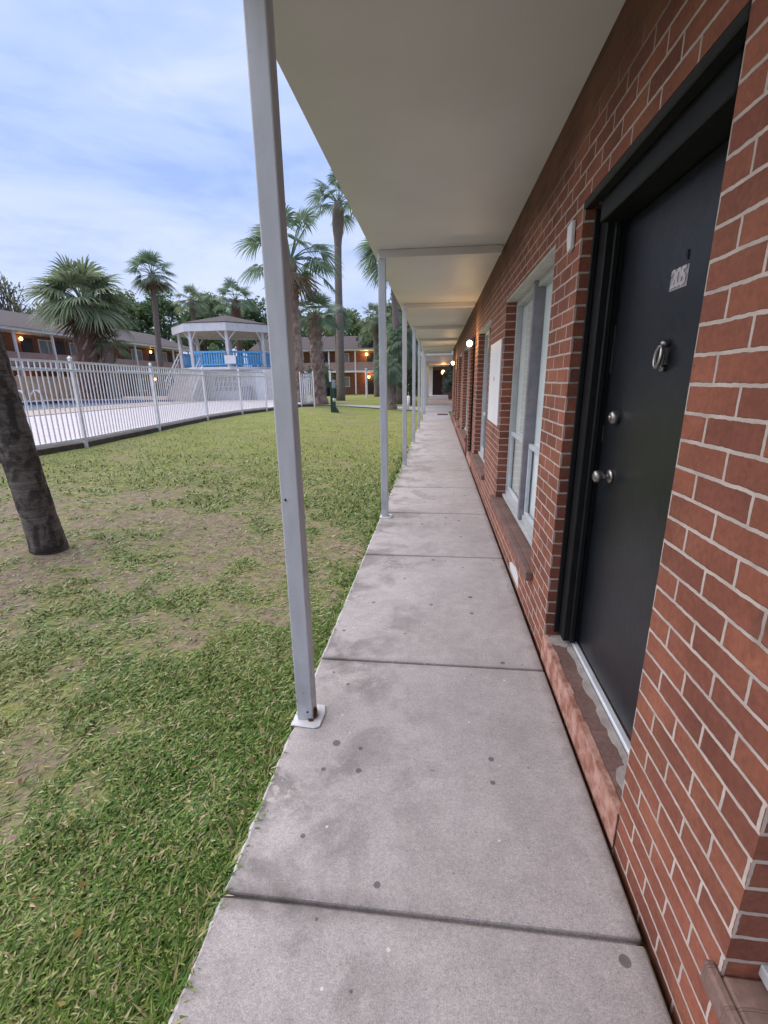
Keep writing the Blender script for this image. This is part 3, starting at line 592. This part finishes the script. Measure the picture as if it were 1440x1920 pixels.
# ---------------------------------------------------------------- pool fence
fence = empty('pool_fence', (-7.4, 12, .4), 'white metal picket fence along the near edge of the pool deck', 'fence')
fence.location = (0, 0, 0)
def panel(p, q, z0, h, ps, mat, parent, pw=.018, double=False):
    p, q = Vector((*p, 0)), Vector((*q, 0)); d = q-p; L = d.length; d.normalize(); a = math.atan2(d.y, d.x); b = MB()
    R = Matrix.Translation(p) @ Matrix.Rotation(a, 4, 'Z')
    b.box(.03, -.018, z0+.06, L-.03, .018, z0+.10, R); b.box(.03, -.018, z0+h-.05, L-.03, .018, z0+h-.01, R)
    b.box(.03, -.018, z0+h-.20, L-.03, .018, z0+h-.165, R)
    n = int(L/ps)
    for i in range(1, n):
        x = L*i/n; b.box(x-pw/2, -pw/2, z0+.101, x+pw/2, pw/2, z0+h-.051, R)
    return b.build('panel', mat, parent)
def fpost(p, z0, z1, mat, parent, w=.027):
    b = MB(); b.box(p[0]-w, p[1]-w, z0, p[0]+w, p[1]+w, z1); b.add([(p[0]-w-.01, p[1]-w-.01, z1), (p[0]+w+.01, p[1]-w-.01, z1), (p[0]+w+.01, p[1]+w+.01, z1), (p[0]-w-.01, p[1]+w+.01, z1), (p[0], p[1], z1+.05)], [(0, 1, 4), (1, 2, 4), (2, 3, 4), (3, 0, 4), (3, 2, 1, 0)])
    return b.build('post', mat, parent)
FP = [(-7.05, 2.2), (-7.03, 5.3), (-6.98, 8.46), (-7.33, 11.56), (-7.76, 15.08), (-7.78, 18.02), (-7.44, 19.88), (-6.99, 23.7), (-6.47, 24.3)]
for i, p in enumerate(FP):
    fpost(p, float(gz(p[0]+.3, p[1]))-.1, 2.0, WHITE2, fence)
    if i and i != 7: panel(FP[i-1], p, .40, 1.56, .115, WHITE2, fence)
panel(FP[7], FP[8], .40, 1.56, .10, WHITE2, fence, .03)
fpost((-6.2, 23.3), .0, 2.0, WHITE2, fence); panel(FP[8], (-6.2, 23.3), .40, 1.56, .10, WHITE2, fence, .06)
bf = empty('pool_fence', (0, 0, 0), 'cream picket fence beyond the pool in front of the long motel', 'fence')
q = [(-26.2, 8+3.2*i) for i in range(9)]
for i, p in enumerate(q):
    fpost(p, .58, 2.15, CREAM, bf, .05)
    if i: panel(q[i-1], p, .58, 1.55, .16, CREAM, bf, .085)
b = MB(); b.ball((-7.42, 7.94, .3), .13, 12, (1.4, 1, .6)); b.ball((-7.33, 7.86, .27), .08, 10, (1.2, 1, .7)); tag(b.build('rock', ROCKM), 'small grey rock at the foot of the pool fence near the palm trunk', 'rock')
for yy in (24.7, 25.9):
    e = MB(); e.tube([(-23.6, yy, .42), (-23.7, yy, 1.05), (-23.85, yy, 1.25), (-24.1, yy, 1.25), (-24.4, yy, 1.0), (-24.5, yy, .60)], .045, 8)
    tag(e.build('pool_handrail', WHITE, smooth=True), 'bent white pool handrail, '+('nearer the palm trunk, at' if yy < 25 else 'farther from the palm trunk, at')+' the far pool edge', 'handrail', 'pool ladder handrails')

# ---------------------------------------------------------------- gazebo on the pump house, stairs
ph = empty('pump_house', (-13.6, 32, .3), 'white painted block pump house with decorative screen blocks under the gazebo', 'building'); ph.location = (0, 0, 0)
b = MB(); bx = [(-16.2, -15.2), (-12.9, -10.3)]
b.box(-16.2, 30.3, .2, -14.85, 30.6, 2.38); b.box(-12.95, 30.3, .2, -10.3, 30.6, 2.38); b.box(-14.85, 30.3, .2, -12.95, 30.6, 1.0); b.box(-14.85, 30.3, 1.95, -12.95, 30.6, 2.38)
b.box(-16.2, 30.6, .2, -15.9, 34.8, 2.38); b.box(-10.6, 30.6, .2, -10.3, 34.8, 2.38); b.box(-15.9, 34.5, .2, -10.6, 34.8, 2.38); b.build('wall', BLOCK, ph)
b = MB(); b.box(-14.86, 30.55, .99, -12.94, 30.58, 1.96); b.build('screen_backing', DARKWIN, ph)
b = MB()
for i in range(6):
    for j in range(3):
        x = -14.85+1.9*i/6; z = 1.0+.95*j/3; w, h = 1.9/6, .95/3; t = .042
        b.box(x, 30.33, z, x+t, 30.5, z+h); b.box(x+w-t, 30.33, z, x+w, 30.5, z+h); b.box(x+t, 30.33, z, x+w-t, 30.5, z+t); b.box(x+t, 30.33, z+h-t, x+w-t, 30.5, z+h)
        c = Vector((x+w/2, 30.4, z+h/2))
        for sgn in (1, -1):
            R = Matrix.Translation(c) @ Matrix.Rotation(sgn*.785, 4, 'Y'); b.box(-.13, -.03-.01*sgn, -.011, .13, .03-.01*sgn, .011, R)
b.build('screen_block', BLOCK, ph)
b = MB(); b.box(-11.95, 30.27, .45, -11.2, 30.3, 2.2); b.build('door', SIGNW, ph)
b = MB(); b.box(-12.75, 29.75, .46, -12.2, 30.15, 1.22); b.box(-12.79, 29.72, 1.22, -12.16, 30.18, 1.30); tag(b.build('utility_box', GREYBOX, bevel=.02), 'grey utility box standing by the white pump house wall', 'box')
b = MB(); b.box(-16.9, 29.2, .48, -16.3, 29.6, .70); 
gz_ = empty('gazebo', (-14.45, 32.3, 2.4), 'white and blue open gazebo with shingle roof above the pool', 'gazebo')
def octa(r, n=8, ph0=math.pi/8): return [(r*math.cos(ph0+2*math.pi*i/n), r*math.sin(ph0+2*math.pi*i/n)) for i in range(n)]
b = MB(); b.prism(octa(3.3), -.02, .14); b.build('floor', WHITE2, gz_)
b = MB(); P8 = octa(3.6); b.add([(x, y, 2.80) for x, y in P8]+[(0, 0, 3.6)]+[(x, y, 2.76) for x, y in P8], [(i, (i+1) % 8, 8) for i in range(8)]+[tuple(range(9, 17))[::-1]]+[(9+i, 9+(i+1) % 8, (i+1) % 8, i) for i in range(8)]); b.build('roof', ROOF, gz_)
b = MB(); Pa, Pb = octa(3.57), octa(3.47)
for i in range(8):
    j = (i+1) % 8; b.add([(*Pb[i], 2.28), (*Pa[i], 2.28), (*Pa[j], 2.28), (*Pb[j], 2.28), (*Pb[i], 2.755), (*Pa[i], 2.755), (*Pa[j], 2.755), (*Pb[j], 2.755)], [(0, 1, 2, 3)[::-1], (4, 5, 6, 7), (1, 2, 6, 5), (3, 0, 4, 7), (0, 1, 5, 4), (2, 3, 7, 6)])
b.build('fascia', WHITE, gz_)
b = MB(); b.prism(octa(3.46), 2.40, 2.44); b.build('soffit', CREAM, gz_)
for x, y in octa(3.15):
    b = MB(); b.box(x-.09, y-.09, .14, x+.09, y+.09, 2.40); b.build('post', WHITE, gz_)
    d = Vector((x, y, 0)).normalized(); s_ = Vector((-d.y, d.x, 0)); b = MB()
    for sg in (1, -1): b.tube([Vector((x, y, 1.75))+s_*.08*sg, Vector((x, y, 2.38))+s_*.6*sg], .04, 6)
    b.build('brace', WHITE, gz_)
Pr = octa(3.15)
for i in range(8):
    if i == 4: continue
    p, q = Vector((*Pr[i], 0)), Vector((*Pr[(i+1) % 8], 0)); d = q-p; L = d.length; R = Matrix.Translation(p) @ Matrix.Rotation(math.atan2(d.y, d.x), 4, 'Z')
    b = MB(); b.box(.1, -.05, 1.0, L-.1, .05, 1.12, R); b.box(.1, -.03, .25, L-.1, .03, .33, R)
    n = 13
    for k in range(1, n):
        x = .1+(L-.2)*k/n; b.box(x-.045, -.02, .331, x+.045, .02, .999, R)
    b.build('railing', BLUE, gz_)
sg = empty('sign', (0, 0, 0), 'white rectangular sign hung on the blue gazebo railing', 'sign')
b = MB(); b.box(-13.45, 29.20, 2.72, -12.70, 29.23, 3.22); b.build('board', SIGNW, sg, bevel=.01)
for hx in (-13.38, -12.8): b = MB(); b.box(hx, 29.21, 3.22, hx+.04, 29.32, 3.5); b.build('hanger', STEEL, sg)
st = empty('staircase', (-15.9, 27.62, .60), 'pale concrete staircase with thin handrails climbing to the gazebo', 'stairs'); n = 11
b = MB()
for i in range(n): b.box(-.85, 0.19*i, .166*i, .75, 0.19*n+.25, .166*(i+1))
b.build('steps', STEPM, st)
for sx_ in (-.85, .75):
    b = MB(); b.tube([(sx_, .1, .1), (sx_, .1, 1.05), (sx_, 0.19*n, 2.78), (sx_, 0.19*n+.3, 2.78)], .028, 6)
    for i in (3, 6, 9): b.tube([(sx_, 0.19*i+.1, .166*i), (sx_, 0.19*i+.1, 1.05+0.19*i*.85)], .02, 6)
    b.tube([(sx_, .1, .6), (sx_, 0.19*n, 2.5)], .018, 6)
    b.build('handrail', WHITE, st)
b = MB(); R = Matrix.Translation((.80, 1.5, 1.0)); b.add([(.76, .05, .15), (.80, .05, .15), (.80, 0.19*n, 2.05), (.76, 0.19*n, 2.05), (.76, .05, -.05), (.80, .05, -.05), (.80, 0.19*n, 1.75), (.76, 0.19*n, 1.75)], [(0, 1, 2, 3), (4, 7, 6, 5), (0, 3, 7, 4), (1, 5, 6, 2), (0, 4, 5, 1), (3, 2, 6, 7)]); b.build('stringer', WHITE, st)

# ---------------------------------------------------------------- far motel buildings (local: facade along x, faces -y)
def motel(loc, rz, L, label, units, depth=9, po=3.3, phase=0, wo=1.9):
    e = empty('motel_building', loc, label, 'building', None, rz)
    b = MB(); b.box(0, 0, -.3, L, depth, 5.2); b.build('wall', BRICK_FAR, e)
    b = MB(); b.box(-.3, -1.5, 2.62, L+.3, -.002, 2.84); b.build('balcony_slab', WHITE2, e)
    b = MB(); b.box(-.5, -1.75, 5.2, L+.5, depth+.6, 5.42); b.build('fascia', WHITE2, e)
    b = MB(); hy = depth/2-.5; b.add([(-.6, -1.85, 5.40), (L+.6, -1.85, 5.40), (L+.6, depth+.7, 5.40), (-.6, depth+.7, 5.40), (-.6, hy, 7.35), (L+.6, hy, 7.35)], [(0, 1, 5, 4), (1, 2, 5), (2, 3, 4, 5), (3, 0, 4), (3, 2, 1, 0)]); b.build('roof', ROOF, e)
    x = phase
    while x < L:
        b = MB(); b.box(x-.07, -1.45, .0, x+.07, -1.31, 2.619); b.box(x-.07, -1.45, 2.841, x+.07, -1.31, 5.199); b.build('post', WHITE2, e)
        if x+po < L: b = MB(); b.box(x+.071, -1.42, 2.9, x+po-.071, -1.36, 3.82); b.build('balcony_panel', PINK, e)
        x += po
    for u in units:
        for z in (.02, 2.85):
            b = MB(); b.box(u-.48, -.05, z, u+.48, .01, z+2.1); b.build('door', DARKWIN, e)
            for wx in (u+wo,):
                b = MB(); b.box(wx-.85, -.04, z+.85, wx+.85, .0, z+2.1); w = b.build('window', WHITE2, e)
                b = MB()
                for k in (-1, 1): b.box(wx+k*.4-.36, -.048, z+.93, wx+k*.4+.36, -.041, z+2.02)
                b.build('pane', FARGLASS, w)
    return e
mb = motel((-30.4, 12, 0), math.pi/2, 42.6, 'long two storey brick motel behind the pool with dark shingle roof', [2.5, 9.2, 16.0+4.9, 24.2-.2, 27.5, 32.0, 36.5, 40.2], po=3.3, phase=2.0)
vb = MB(); vb.tube([(0, 0, 0), (0, 0, .35)], .09, 8); vb.ball((0, 0, .38), .13, 8); v = vb.build('roof_vent', WHITE2, mb); v.location = (27.6, .6, 6.35)
mc = motel((-23, 60, .05), 0, 30, 'two storey brick motel facing across the courtyard beyond the dog waste station', [3, 8.5, 14.6, 23], po=3.3, phase=2.95, wo=-3.6)
me_ = empty('motel_building', (0, 0, 0), 'low brick motel wing with dark doorway at the far end of the walkway', 'building')
b = MB(); b.box(-.86, 40.9, -.2, -.42, 40.999, 2.65); b.build('column', WHITE2, me_)
b = MB(); b.box(-.85, 41, -.2, -.42, 46, 3.1); b.box(-.42, 41, 2.4, .42, 46, 3.1); b.box(.42, 41, -.2, 9, 46, 3.1); b.build('wall', BRICK_FAR, me_)
b = MB(); b.box(-.42, 41.25, .1, .42, 41.3, 2.4); b.build('door', M('dark_red_door', (.05, .02, .018), (.03, .014, .013), 4, .6), me_)
b = MB(); b.box(-.9, 39.6, -.1, .9, 41.0, .34); b.box(-.9, 39.0, -.1, .9, 39.59, .17); b.build('step', WHITE2, me_)
b = MB(); b.box(-.95, 22.9, 2.66, 3.0, 41, 2.85); b.build('canopy_slab', CEIL, me_)
for i in range(6):
    b = MB(); y0 = 24.6+3.0*i; b.box(-.86, y0, -.02, -.70, y0+.14, 2.659); b.build('post', WHITE2, me_)
b = MB(); b.box(-1.0, 46, 3.1, 9.2, 46.1, 3.2); b.box(-1.1, 40.7, 3.1, 9.2, 46.2, 3.3); b.build('roof', ROOF, me_)
LP = [((-30.3, 32.4, 4.85), 'orange lit lamp on the upper balcony of the long motel, left of the fat palm'), ((-30.3, 32.35, 2.05), 'orange lit lamp low behind the pool fence, left of the fat palm'),
      ((-30.3, 48.2, 4.84), 'lit lamp on the upper balcony of the long motel, beside the slender palm'), ((-30.3, 48.25, 2.07), 'lit lamp low behind the pool fence, under the slender palm'),
      ((-30.3, 54.55, 4.80), 'lit lamp at the upper right end of the long motel beside the gazebo'), ((-30.3, 54.6, 2.15), 'lit lamp low beside the gazebo stairs')]
for l, s in LP: lamp(l, s, 'lit lamps on the far motels', 1.35, LAMPO, 14, (-.1, 0), (1, .45, .15))
lamp((-8.88, 59.8, 4.82), 'lit lamp on the upper floor of the motel across the courtyard', 'lit lamps on the far motels', 1.6, LAMPM, 10, (0, .12))
lamp((-8.66, 59.8, 2.12), 'orange lit lamp by the ground floor door of the motel across the courtyard', 'lit lamps on the far motels', 1.7, LAMPO, 14, (0, .12), (1, .45, .15))
lamp((.40, 36, 2.12), 'orange lamp glowing beside the dark doorway at the walkway end', 'lit wall lamps', 1.6, LAMPO, 14, (0, .1), (1, .45, .15))

# ---------------------------------------------------------------- palms and trees
def frond_fan(V, T, hub, d, R, n, spread, droop, r, wid=.062):
    """a costapalmate leaf: n long segments from a hub, tips drooping"""
    d = d.normalized(); s = d.cross(Vector((0, 0, 1)))
    s = (s if s.length > .05 else Vector((1, 0, 0))).normalized(); nrm = s.cross(d)
    tilt = r.uniform(-.5, .5); s = (s*math.cos(tilt)+nrm*math.sin(tilt)).normalized(); nrm = s.cross(d)
    for i in range(n):
        a = -spread+2*spread*(i+.5)/n+r.uniform(-.04, .04); l = R*(.72+.28*math.cos(a))*r.uniform(.88, 1.08)
        u = d*math.cos(a)+s*math.sin(a)+nrm*(.16*abs(a)); sd_ = (nrm.cross(u)).normalized(); w = wid*R
        pts = []
        for t, ww in ((.04, .15), (.4, .9), (.72, .75), (1., 0)):
            p = hub+u*(l*t)-Vector((0, 0, droop*l*t**2.4*(.6+.5*abs(a)))); pts.append((p, ww))
        o = len(V); V.append(pts[0][0][:]); 
        for p, ww in pts[1:3]:
            V.append((p-sd_*w*ww*.5)[:]); V.append((p+sd_*w*ww*.5)[:])
        V.append(pts[3][0][:])
        T += [(o, o+1, o+2), (o+1, o+3, o+4), (o+1, o+4, o+2), (o+3, o+5, o+4)]
def palm(label, base, top, r0, r1, R, nf=30, seed=1, leaf=PALM1, trunk=TRUNKM, boots=0, pet=.45, droop=.35, elmin=-40, group='palms around the courtyard', bulge=0, nseg=28, dead=0, elmax=82, name='palm_tree', bootsz=1, extra=None):
    r = random.Random(seed); base = Vector(base); top = Vector(top); e = empty(name, base, label, 'palm', group); T0 = top-base
    near_ = trunk is NTRUNK; b = MB(); n = 160 if near_ else 30; pts = []; rads = []
    for i in range(n+1):
        t = i/n; t = t if not bulge else t; bend = Vector((.12*math.sin(t*3.1+seed), .08*math.sin(t*2.7+seed*2), 0))*T0.length*.06*t*(1-t)*4
        pts.append(T0*t+bend); rr = r0+(r1-r0)*t
        if near_: rr *= (1+.16*math.exp(-t*90))*r.uniform(.975, 1.025)
        elif t < .08: rr *= 1.18
        if bulge and t > 1-bulge: rr = r1*(1.1+.6*max(0., math.sin(math.pi*(t-1+bulge)/bulge))**.6)
        rads.append(rr)
    pts[0] = pts[0]-Vector((0, 0, .25)); b.tube(pts, rads, 22 if near_ else 14); tr = b.build('trunk', trunk, e, True)
    if boots:
        b = MB()
        for i in range(boots):
            t = .04+.95*i/boots; a = i*2.4; c = T0*t; rr = r0+(r1-r0)*t; o = Vector((math.cos(a), math.sin(a), 0)); s_ = Vector((-o.y, o.x, 0))
            k = bootsz*r.uniform(.7, 1.2); p = c+o*rr*.9
            b.tube([p-s_*.10*k, p+o*.07*k+Vector((0, 0, .16*k))+s_*.02, p+o*.14*k+Vector((0, 0, .34*k))+s_*.10*k], [.05*k, .045*k, .02*k], 5)
        b.build('leaf_bases', BOOTM, e)
    V, T = [], []; PV = MB()
    for i in range(nf):
        el = math.radians(elmax+(elmin-elmax)*((i+.5)/nf)**.8+r.uniform(-8, 8)); az = i*2.39996+r.uniform(-.25, .25)
        d = Vector((math.cos(az)*math.cos(el), math.sin(az)*math.cos(el), math.sin(el))); lp = R*pet*r.uniform(.85, 1.15)
        hub = T0+d*lp-Vector((0, 0, .12*lp*math.cos(el))); PV.tube([T0-Vector((0, 0, .1)), T0+d*lp*.5, hub], [.035*R*.5, .022*R*.5, .018*R*.5], 4)
        d2 = (d-Vector((0, 0, .30*math.cos(el)))).normalized()
        frond_fan(V, T, hub, d2, R*(1-pet)*1.12, nseg, 1.75, droop, r)
    npmesh('fronds', V, T, leaf, e); PV.build('frond_stems', leaf, e)
    if dead:
        V, T = [], []
        for i in range(dead):
            az = i*2.39996; d = Vector((math.cos(az)*.45, math.sin(az)*.45, -.9)); frond_fan(V, T, T0+d*R*.25, d, R*.6, 12, 1.0, .1, r)
        npmesh('dead_fronds', V, T, DEADF, e)
    return e
def gzf(x, y): return float(gz(x, y))
# the near palm whose leaning trunk crosses the left edge of the frame
near_palm = palm('leaning dark palm trunk standing in the lawn close to the walkway, crown out of frame', (-3.385, 3.45, .09), (-4.00, 3.45, 8.6), .130, .118, 1.9, 26, 5, PALM1, NTRUNK, pet=.45)
palm('fat palm with broad drooping crown in front of the long motel', (-23.6, 30, .5), (-23.1, 30, 6.7), .72, .55, 3.3, 30, 21, PALM2, REDTR, 60, .42, .5, -22, nseg=34, dead=9, bootsz=1.6)
palm('short leafy palm close against the fat palm behind the pool', (-22.6, 30.8, .5), (-22.5, 30.8, 4.3), .45, .40, 1.6, 18, 22, PALM2, TRUNKM, 24, .45, .5, -30, bootsz=1.3)
palm('slender tall palm rising in front of the long motel roof left of the gazebo', (-23.2, 38, .3), (-22.85, 38, 10.0), .24, .20, 2.1, 26, 23, PALM1, TRUNKM, 0, .48, .3, -35, bulge=.13, dead=5)
palm('small far palm with rounded crown just left of the gazebo roof peak', (-26.2, 50, 0), (-26.0, 50, 10.0), .25, .22, 2.0, 20, 24, PALM2, TRUNKM, 0, .5, .4, -35, bulge=.15)
palm('far palm with open fan crown rising behind the gazebo roof', (-20.6, 48, 0), (-20.35, 48, 9.6), .3, .26, 2.4, 20, 25, PALM1, REDTR, 0, .52, .35, -25, bulge=.2)
palm('tall courtyard palm behind the nearest white post with rough criss-cross trunk', (-7.75, 26, .1), (-7.78, 26, 7.8), .30, .24, 3.0, 22, 26, PALM1, BOOTM, 150, .58, .5, -22, dead=4, nseg=30, bootsz=.8)
palm('tallest smooth palm with brown bulge below its crown', (-8.3, 40, -.05), (-7.9, 40, 14.9), .34, .27, 2.7, 22, 27, PALM1, TRUNKM, 0, .52, .4, -18, bulge=.17)
palm('shorter palm with thick shaggy trunk beside the fence gate', (-7.2, 28.4, .1), (-7.3, 28.5, 5.3), .46, .30, 1.75, 22, 28, PALM1, BOOTM, 130, .5, .2, -25, nseg=30, bootsz=.9)
palm('small bushy palm in front of the tallest palm trunk', (-9.4, 45, 0), (-9.45, 45, 7.4), .25, .22, 1.6, 24, 29, PALM1, TRUNKM, 0, .45, .35, -50)
palm('far palm with sparse crown above the motel across the courtyard', (-6.4, 50, 0), (-6.5, 50, 7.7), .28, .24, 2.0, 22, 30, PALM2, TRUNKM, 0, .5, .35, -40, bulge=.2)
palm('drooping palm with reddish trunk right of the courtyard pole', (-3.5, 33, 0), (-2.6, 33, 4.1), .34, .30, 1.55, 34, 31, PALM1, REDTR, 30, .42, .75, -60, nseg=32)
palm('tall slender palm beside the canopy posts with crown above the canopy edge', (-2.68, 33, -.05), (-3.1, 33, 9.9), .27, .20, 2.6, 28, 32, PALM1, TRUNKM, 0, .5, .4, -50)
palm('stubby grey palm stump with hanging fronds behind the second post', (-2.5, 25.6, 0), (-2.75, 26.0, 2.3), .30, .16, .95, 26, 33, PALM1, TRUNKM, 20, .4, .7, -70, bootsz=.7)
palm('drooping green palm between the second and third white posts', (-2.6, 37, 0), (-2.6, 37, 4.6), .3, .28, 2.4, 38, 35, PALM1, REDTR, 0, .42, .75, -70, nseg=30)
def leaves(n, clumps, size, seed):
    r = np.random.default_rng(seed); ci = r.integers(0, len(clumps), n); C = np.array([c[0] for c in clumps]); Rr = np.array([c[1] for c in clumps])
    d = r.normal(size=(n, 3)); d /= np.linalg.norm(d, axis=1)[:, None]; p = C[ci]+d*(Rr[ci]*r.uniform(.35, 1.08, n))[:, None]*np.array([1, 1, .8])
    a = r.normal(size=(n, 3)); a /= np.linalg.norm(a, axis=1)[:, None]; c = np.cross(a, r.normal(size=(n, 3))); c /= np.linalg.norm(c, axis=1)[:, None]
    l = (size*r.uniform(.6, 1.4, n))[:, None]
    V = np.stack([p-a*l, p+c*l*.5, p+a*l, p-c*l*.5], 1).reshape(-1, 3); return V, np.arange(4*n).reshape(-1, 4)
def tree(label, base, h, cr, mat, seed, n=4200, size=.28, flat=.62, name='broadleaf_tree', cat='tree', group='trees beyond the motels', trunkfrac=.35, nc=26, bare=False):
    r = random.Random(seed); e = empty(name, base, label, cat, group); b = MB(); ht = h*trunkfrac; cl = []
    b.tube([(0, 0, -.3), (.05*cr, 0, ht*.6), (0, .05*cr, ht+.1*h)], [.045*h, .034*h, .026*h], 8)
    for i in range(nc):
        a = i*2.4; t = (i+.5)/nc; el = math.radians(-15+95*t); rr = cr*r.uniform(.45, .85)
        p = Vector((math.cos(a)*math.cos(el)*rr, math.sin(a)*math.cos(el)*rr, ht+(h-ht)*.35+math.sin(el)*(h-ht)*flat*r.uniform(.6, 1.))); cl.append((tuple(p), cr*r.uniform(.22, .40)))
        if i % 2 == 0 or bare: m_ = Vector((p.x*.45, p.y*.45, (ht+p.z)/2)); b.tube([(0, 0, ht*.9), m_, p], [.018*h, .012*h, .003*h], 5)
        if bare:
            for k in range(5):
                q = p+Vector((r.uniform(-1, 1), r.uniform(-1, 1), r.uniform(.2, 1.)))*cr*.3; b.tube([m_.lerp(p, .5+.1*k), q], [.005*h, .0015*h], 4)
    b.build('trunk', BARK, e, True); V, T = leaves(n, cl, size, seed); npmesh('crown', V, T, mat, e); return e
def at(px, Y, dz=0):
    x = (px-720)/F; d = r3*x+u3*((960-720)/F)+f2; return d.x/d.y*Y
TL = [(38, 62, 16.0, 5.2, TREE3, 'half bare pale tree behind the left end of the long motel roof', 700), (75, 70, 12.2, 4.5, TREE1, 'dark round tree showing under the fat palm crown', 3600), (120, 74, 14.0, 5.2, TREE3, 'olive tree directly behind the fat palm', 3600),
      (205, 72, 16.0, 5.2, TREE2, 'bright leafy tree between the fat palm and the slender palm', 4500), (252, 78, 17.0, 5.2, TREE2, 'mid green tree just left of the slender palm trunk', 4500), (318, 80, 17.0, 5.4, TREE1, 'dark green tree right of the slender palm trunk', 4200),
      (392, 76, 14.8, 4.8, TREE1, 'dark tree behind the left half of the gazebo roof', 4000), (415, 90, 18.0, 5.0, TREE2, 'leafy tree behind the gazebo roof peak', 4000), (478, 84, 16.0, 5.0, TREE1, 'dark tree filling the gap between gazebo and nearest post', 4200),
      (540, 84, 15.0, 5.5, TREE1, 'dark tree behind the rough trunk of the courtyard palm', 4000), (610, 86, 14.0, 4.6, TREE2, 'leafy tree left of the tallest palm trunk above the far roof', 4200), (652, 92, 15.0, 4.4, TREE2, 'leafy tree right of the tallest palm trunk above the far roof', 4000),
      (690, 96, 13.0, 4.5, TREE1, 'low dark tree beyond the roof of the motel across the courtyard', 3600), (742, 60, 11.0, 4.4, TREE1, 'dark tree behind the canopy posts', 4200), (786, 50, 8.4, 3.6, TREE1, 'dark tree glimpsed between the farther canopy posts', 4200), (-30, 66, 10, 4.6, TREE2, 'tree at the far left behind the leaning trunk', 3000)]
for i, (px, Y, h, cr, m, lab, n) in enumerate(TL): tree(lab, (at(px, Y), Y, 0), h, cr, m, 40+i, n, bare=(i == 0), size=.30)
SH = [((-7.6, 30.2, 0), 2.6, 1.0, TREE1, 'dark shrub between the gate palm and the waste station'), ((-17.5, 37.5, .3), 3.6, 1.6, TREE2, 'bright green shrub seen through the gazebo'), ((-13.8, 38, .3), 3.7, 1.5, TREE1, 'dark shrub seen through the gazebo under its roof'), ((-19.5, 41, 0), 5.0, 1.8, TREE2, 'tall green shrub at the left edge of the gazebo'),
      ((-1.75, 31, 0), 2.6, .9, TREE1, 'dark shrub beside the farther canopy posts'), ((.98, 23.6, 0), 2.7, .85, SHRUBB, 'pale bluish shrub leaning out past the end of the brick wall'), ((-8.6, 34, 0), 3.2, 1.2, PALM1, 'leafy shrub behind the gate palm trunk')]
for i, (p, h, cr, m, lab) in enumerate(SH): tree(lab, p, h, cr, m, 80+i, 2600, .09, .6, 'shrub', 'shrub', 'garden shrubs', .15, 18)

# ---------------------------------------------------------------- waste station, poles
ws = empty('waste_station', (-4.68, 20.6, gzf(-4.68, 20.6)), 'dark green dog waste station post with bins in the lawn', 'waste station')
b = MB(); b.box(-.05, -.05, -.2, .05, .05, 1.72); b.build('post', DKGREEN, ws)
b = MB(); b.box(-.06, -.075, 1.32, -.02, -.052, 1.80); b.box(-.02, -.07, 1.32, .03, -.054, 1.78); b.build('sign', SIGNW, ws)
b = MB(); b.box(.055, -.10, 1.05, .21, .10, 1.38); b.build('bag_dispenser', GREYBOX, ws, bevel=.02)
b = MB(); b.tube([(.14, 0, .62), (.14, 0, 1.02)], [.09, .11], 12); b.build('waste_bin', DKGREEN, ws)
b = MB(); b.tube([(.12, 0, .48), (.12, 0, .615)], [.07, .08], 10); b.build('bag', SIGNW, ws, True)
b = MB(); b.box(-.04, -.09, .0, .16, .09, .46); b.add([(.16, -.09, .25), (.16, .09, .25), (.32, .09, 0), (.32, -.09, 0), (.16, -.09, 0), (.16, .09, 0)], [(0, 3, 2, 1), (0, 4, 3), (1, 2, 5)]); b.build('base', DKGREEN, ws)
b = MB(); b.tube([(-.16, .02, .70), (-.16, .02, 1.05)], [.085, .095], 10); b.tube([(-.06, .02, .95), (-.16, .02, .95)], .015, 6); b.build('bucket', BLACK, ws)
b = MB(); b.tube([(-7.22, 48.1, -.1), (-7.22, 48.1, 2.75)], .11, 10); b.tube([(-7.22, 48.1, 2.75), (-7.22, 48.1, 2.85)], .15, 10); tag(b.build('lamp_pole', WHITE2), 'thin pale pole in the far lawn before the motel across the courtyard', 'pole')
b = MB(); b.tube([(-1.62, 25.3, -.1), (-1.54, 25.3, .72)], .10, 12); b.ball((-1.54, 25.3, .72), .10, 12, (1, 1, .4)); tag(b.build('pipe_post', WHITE2, smooth=True), 'short fat white pipe post beside the path and the third canopy post', 'pipe')
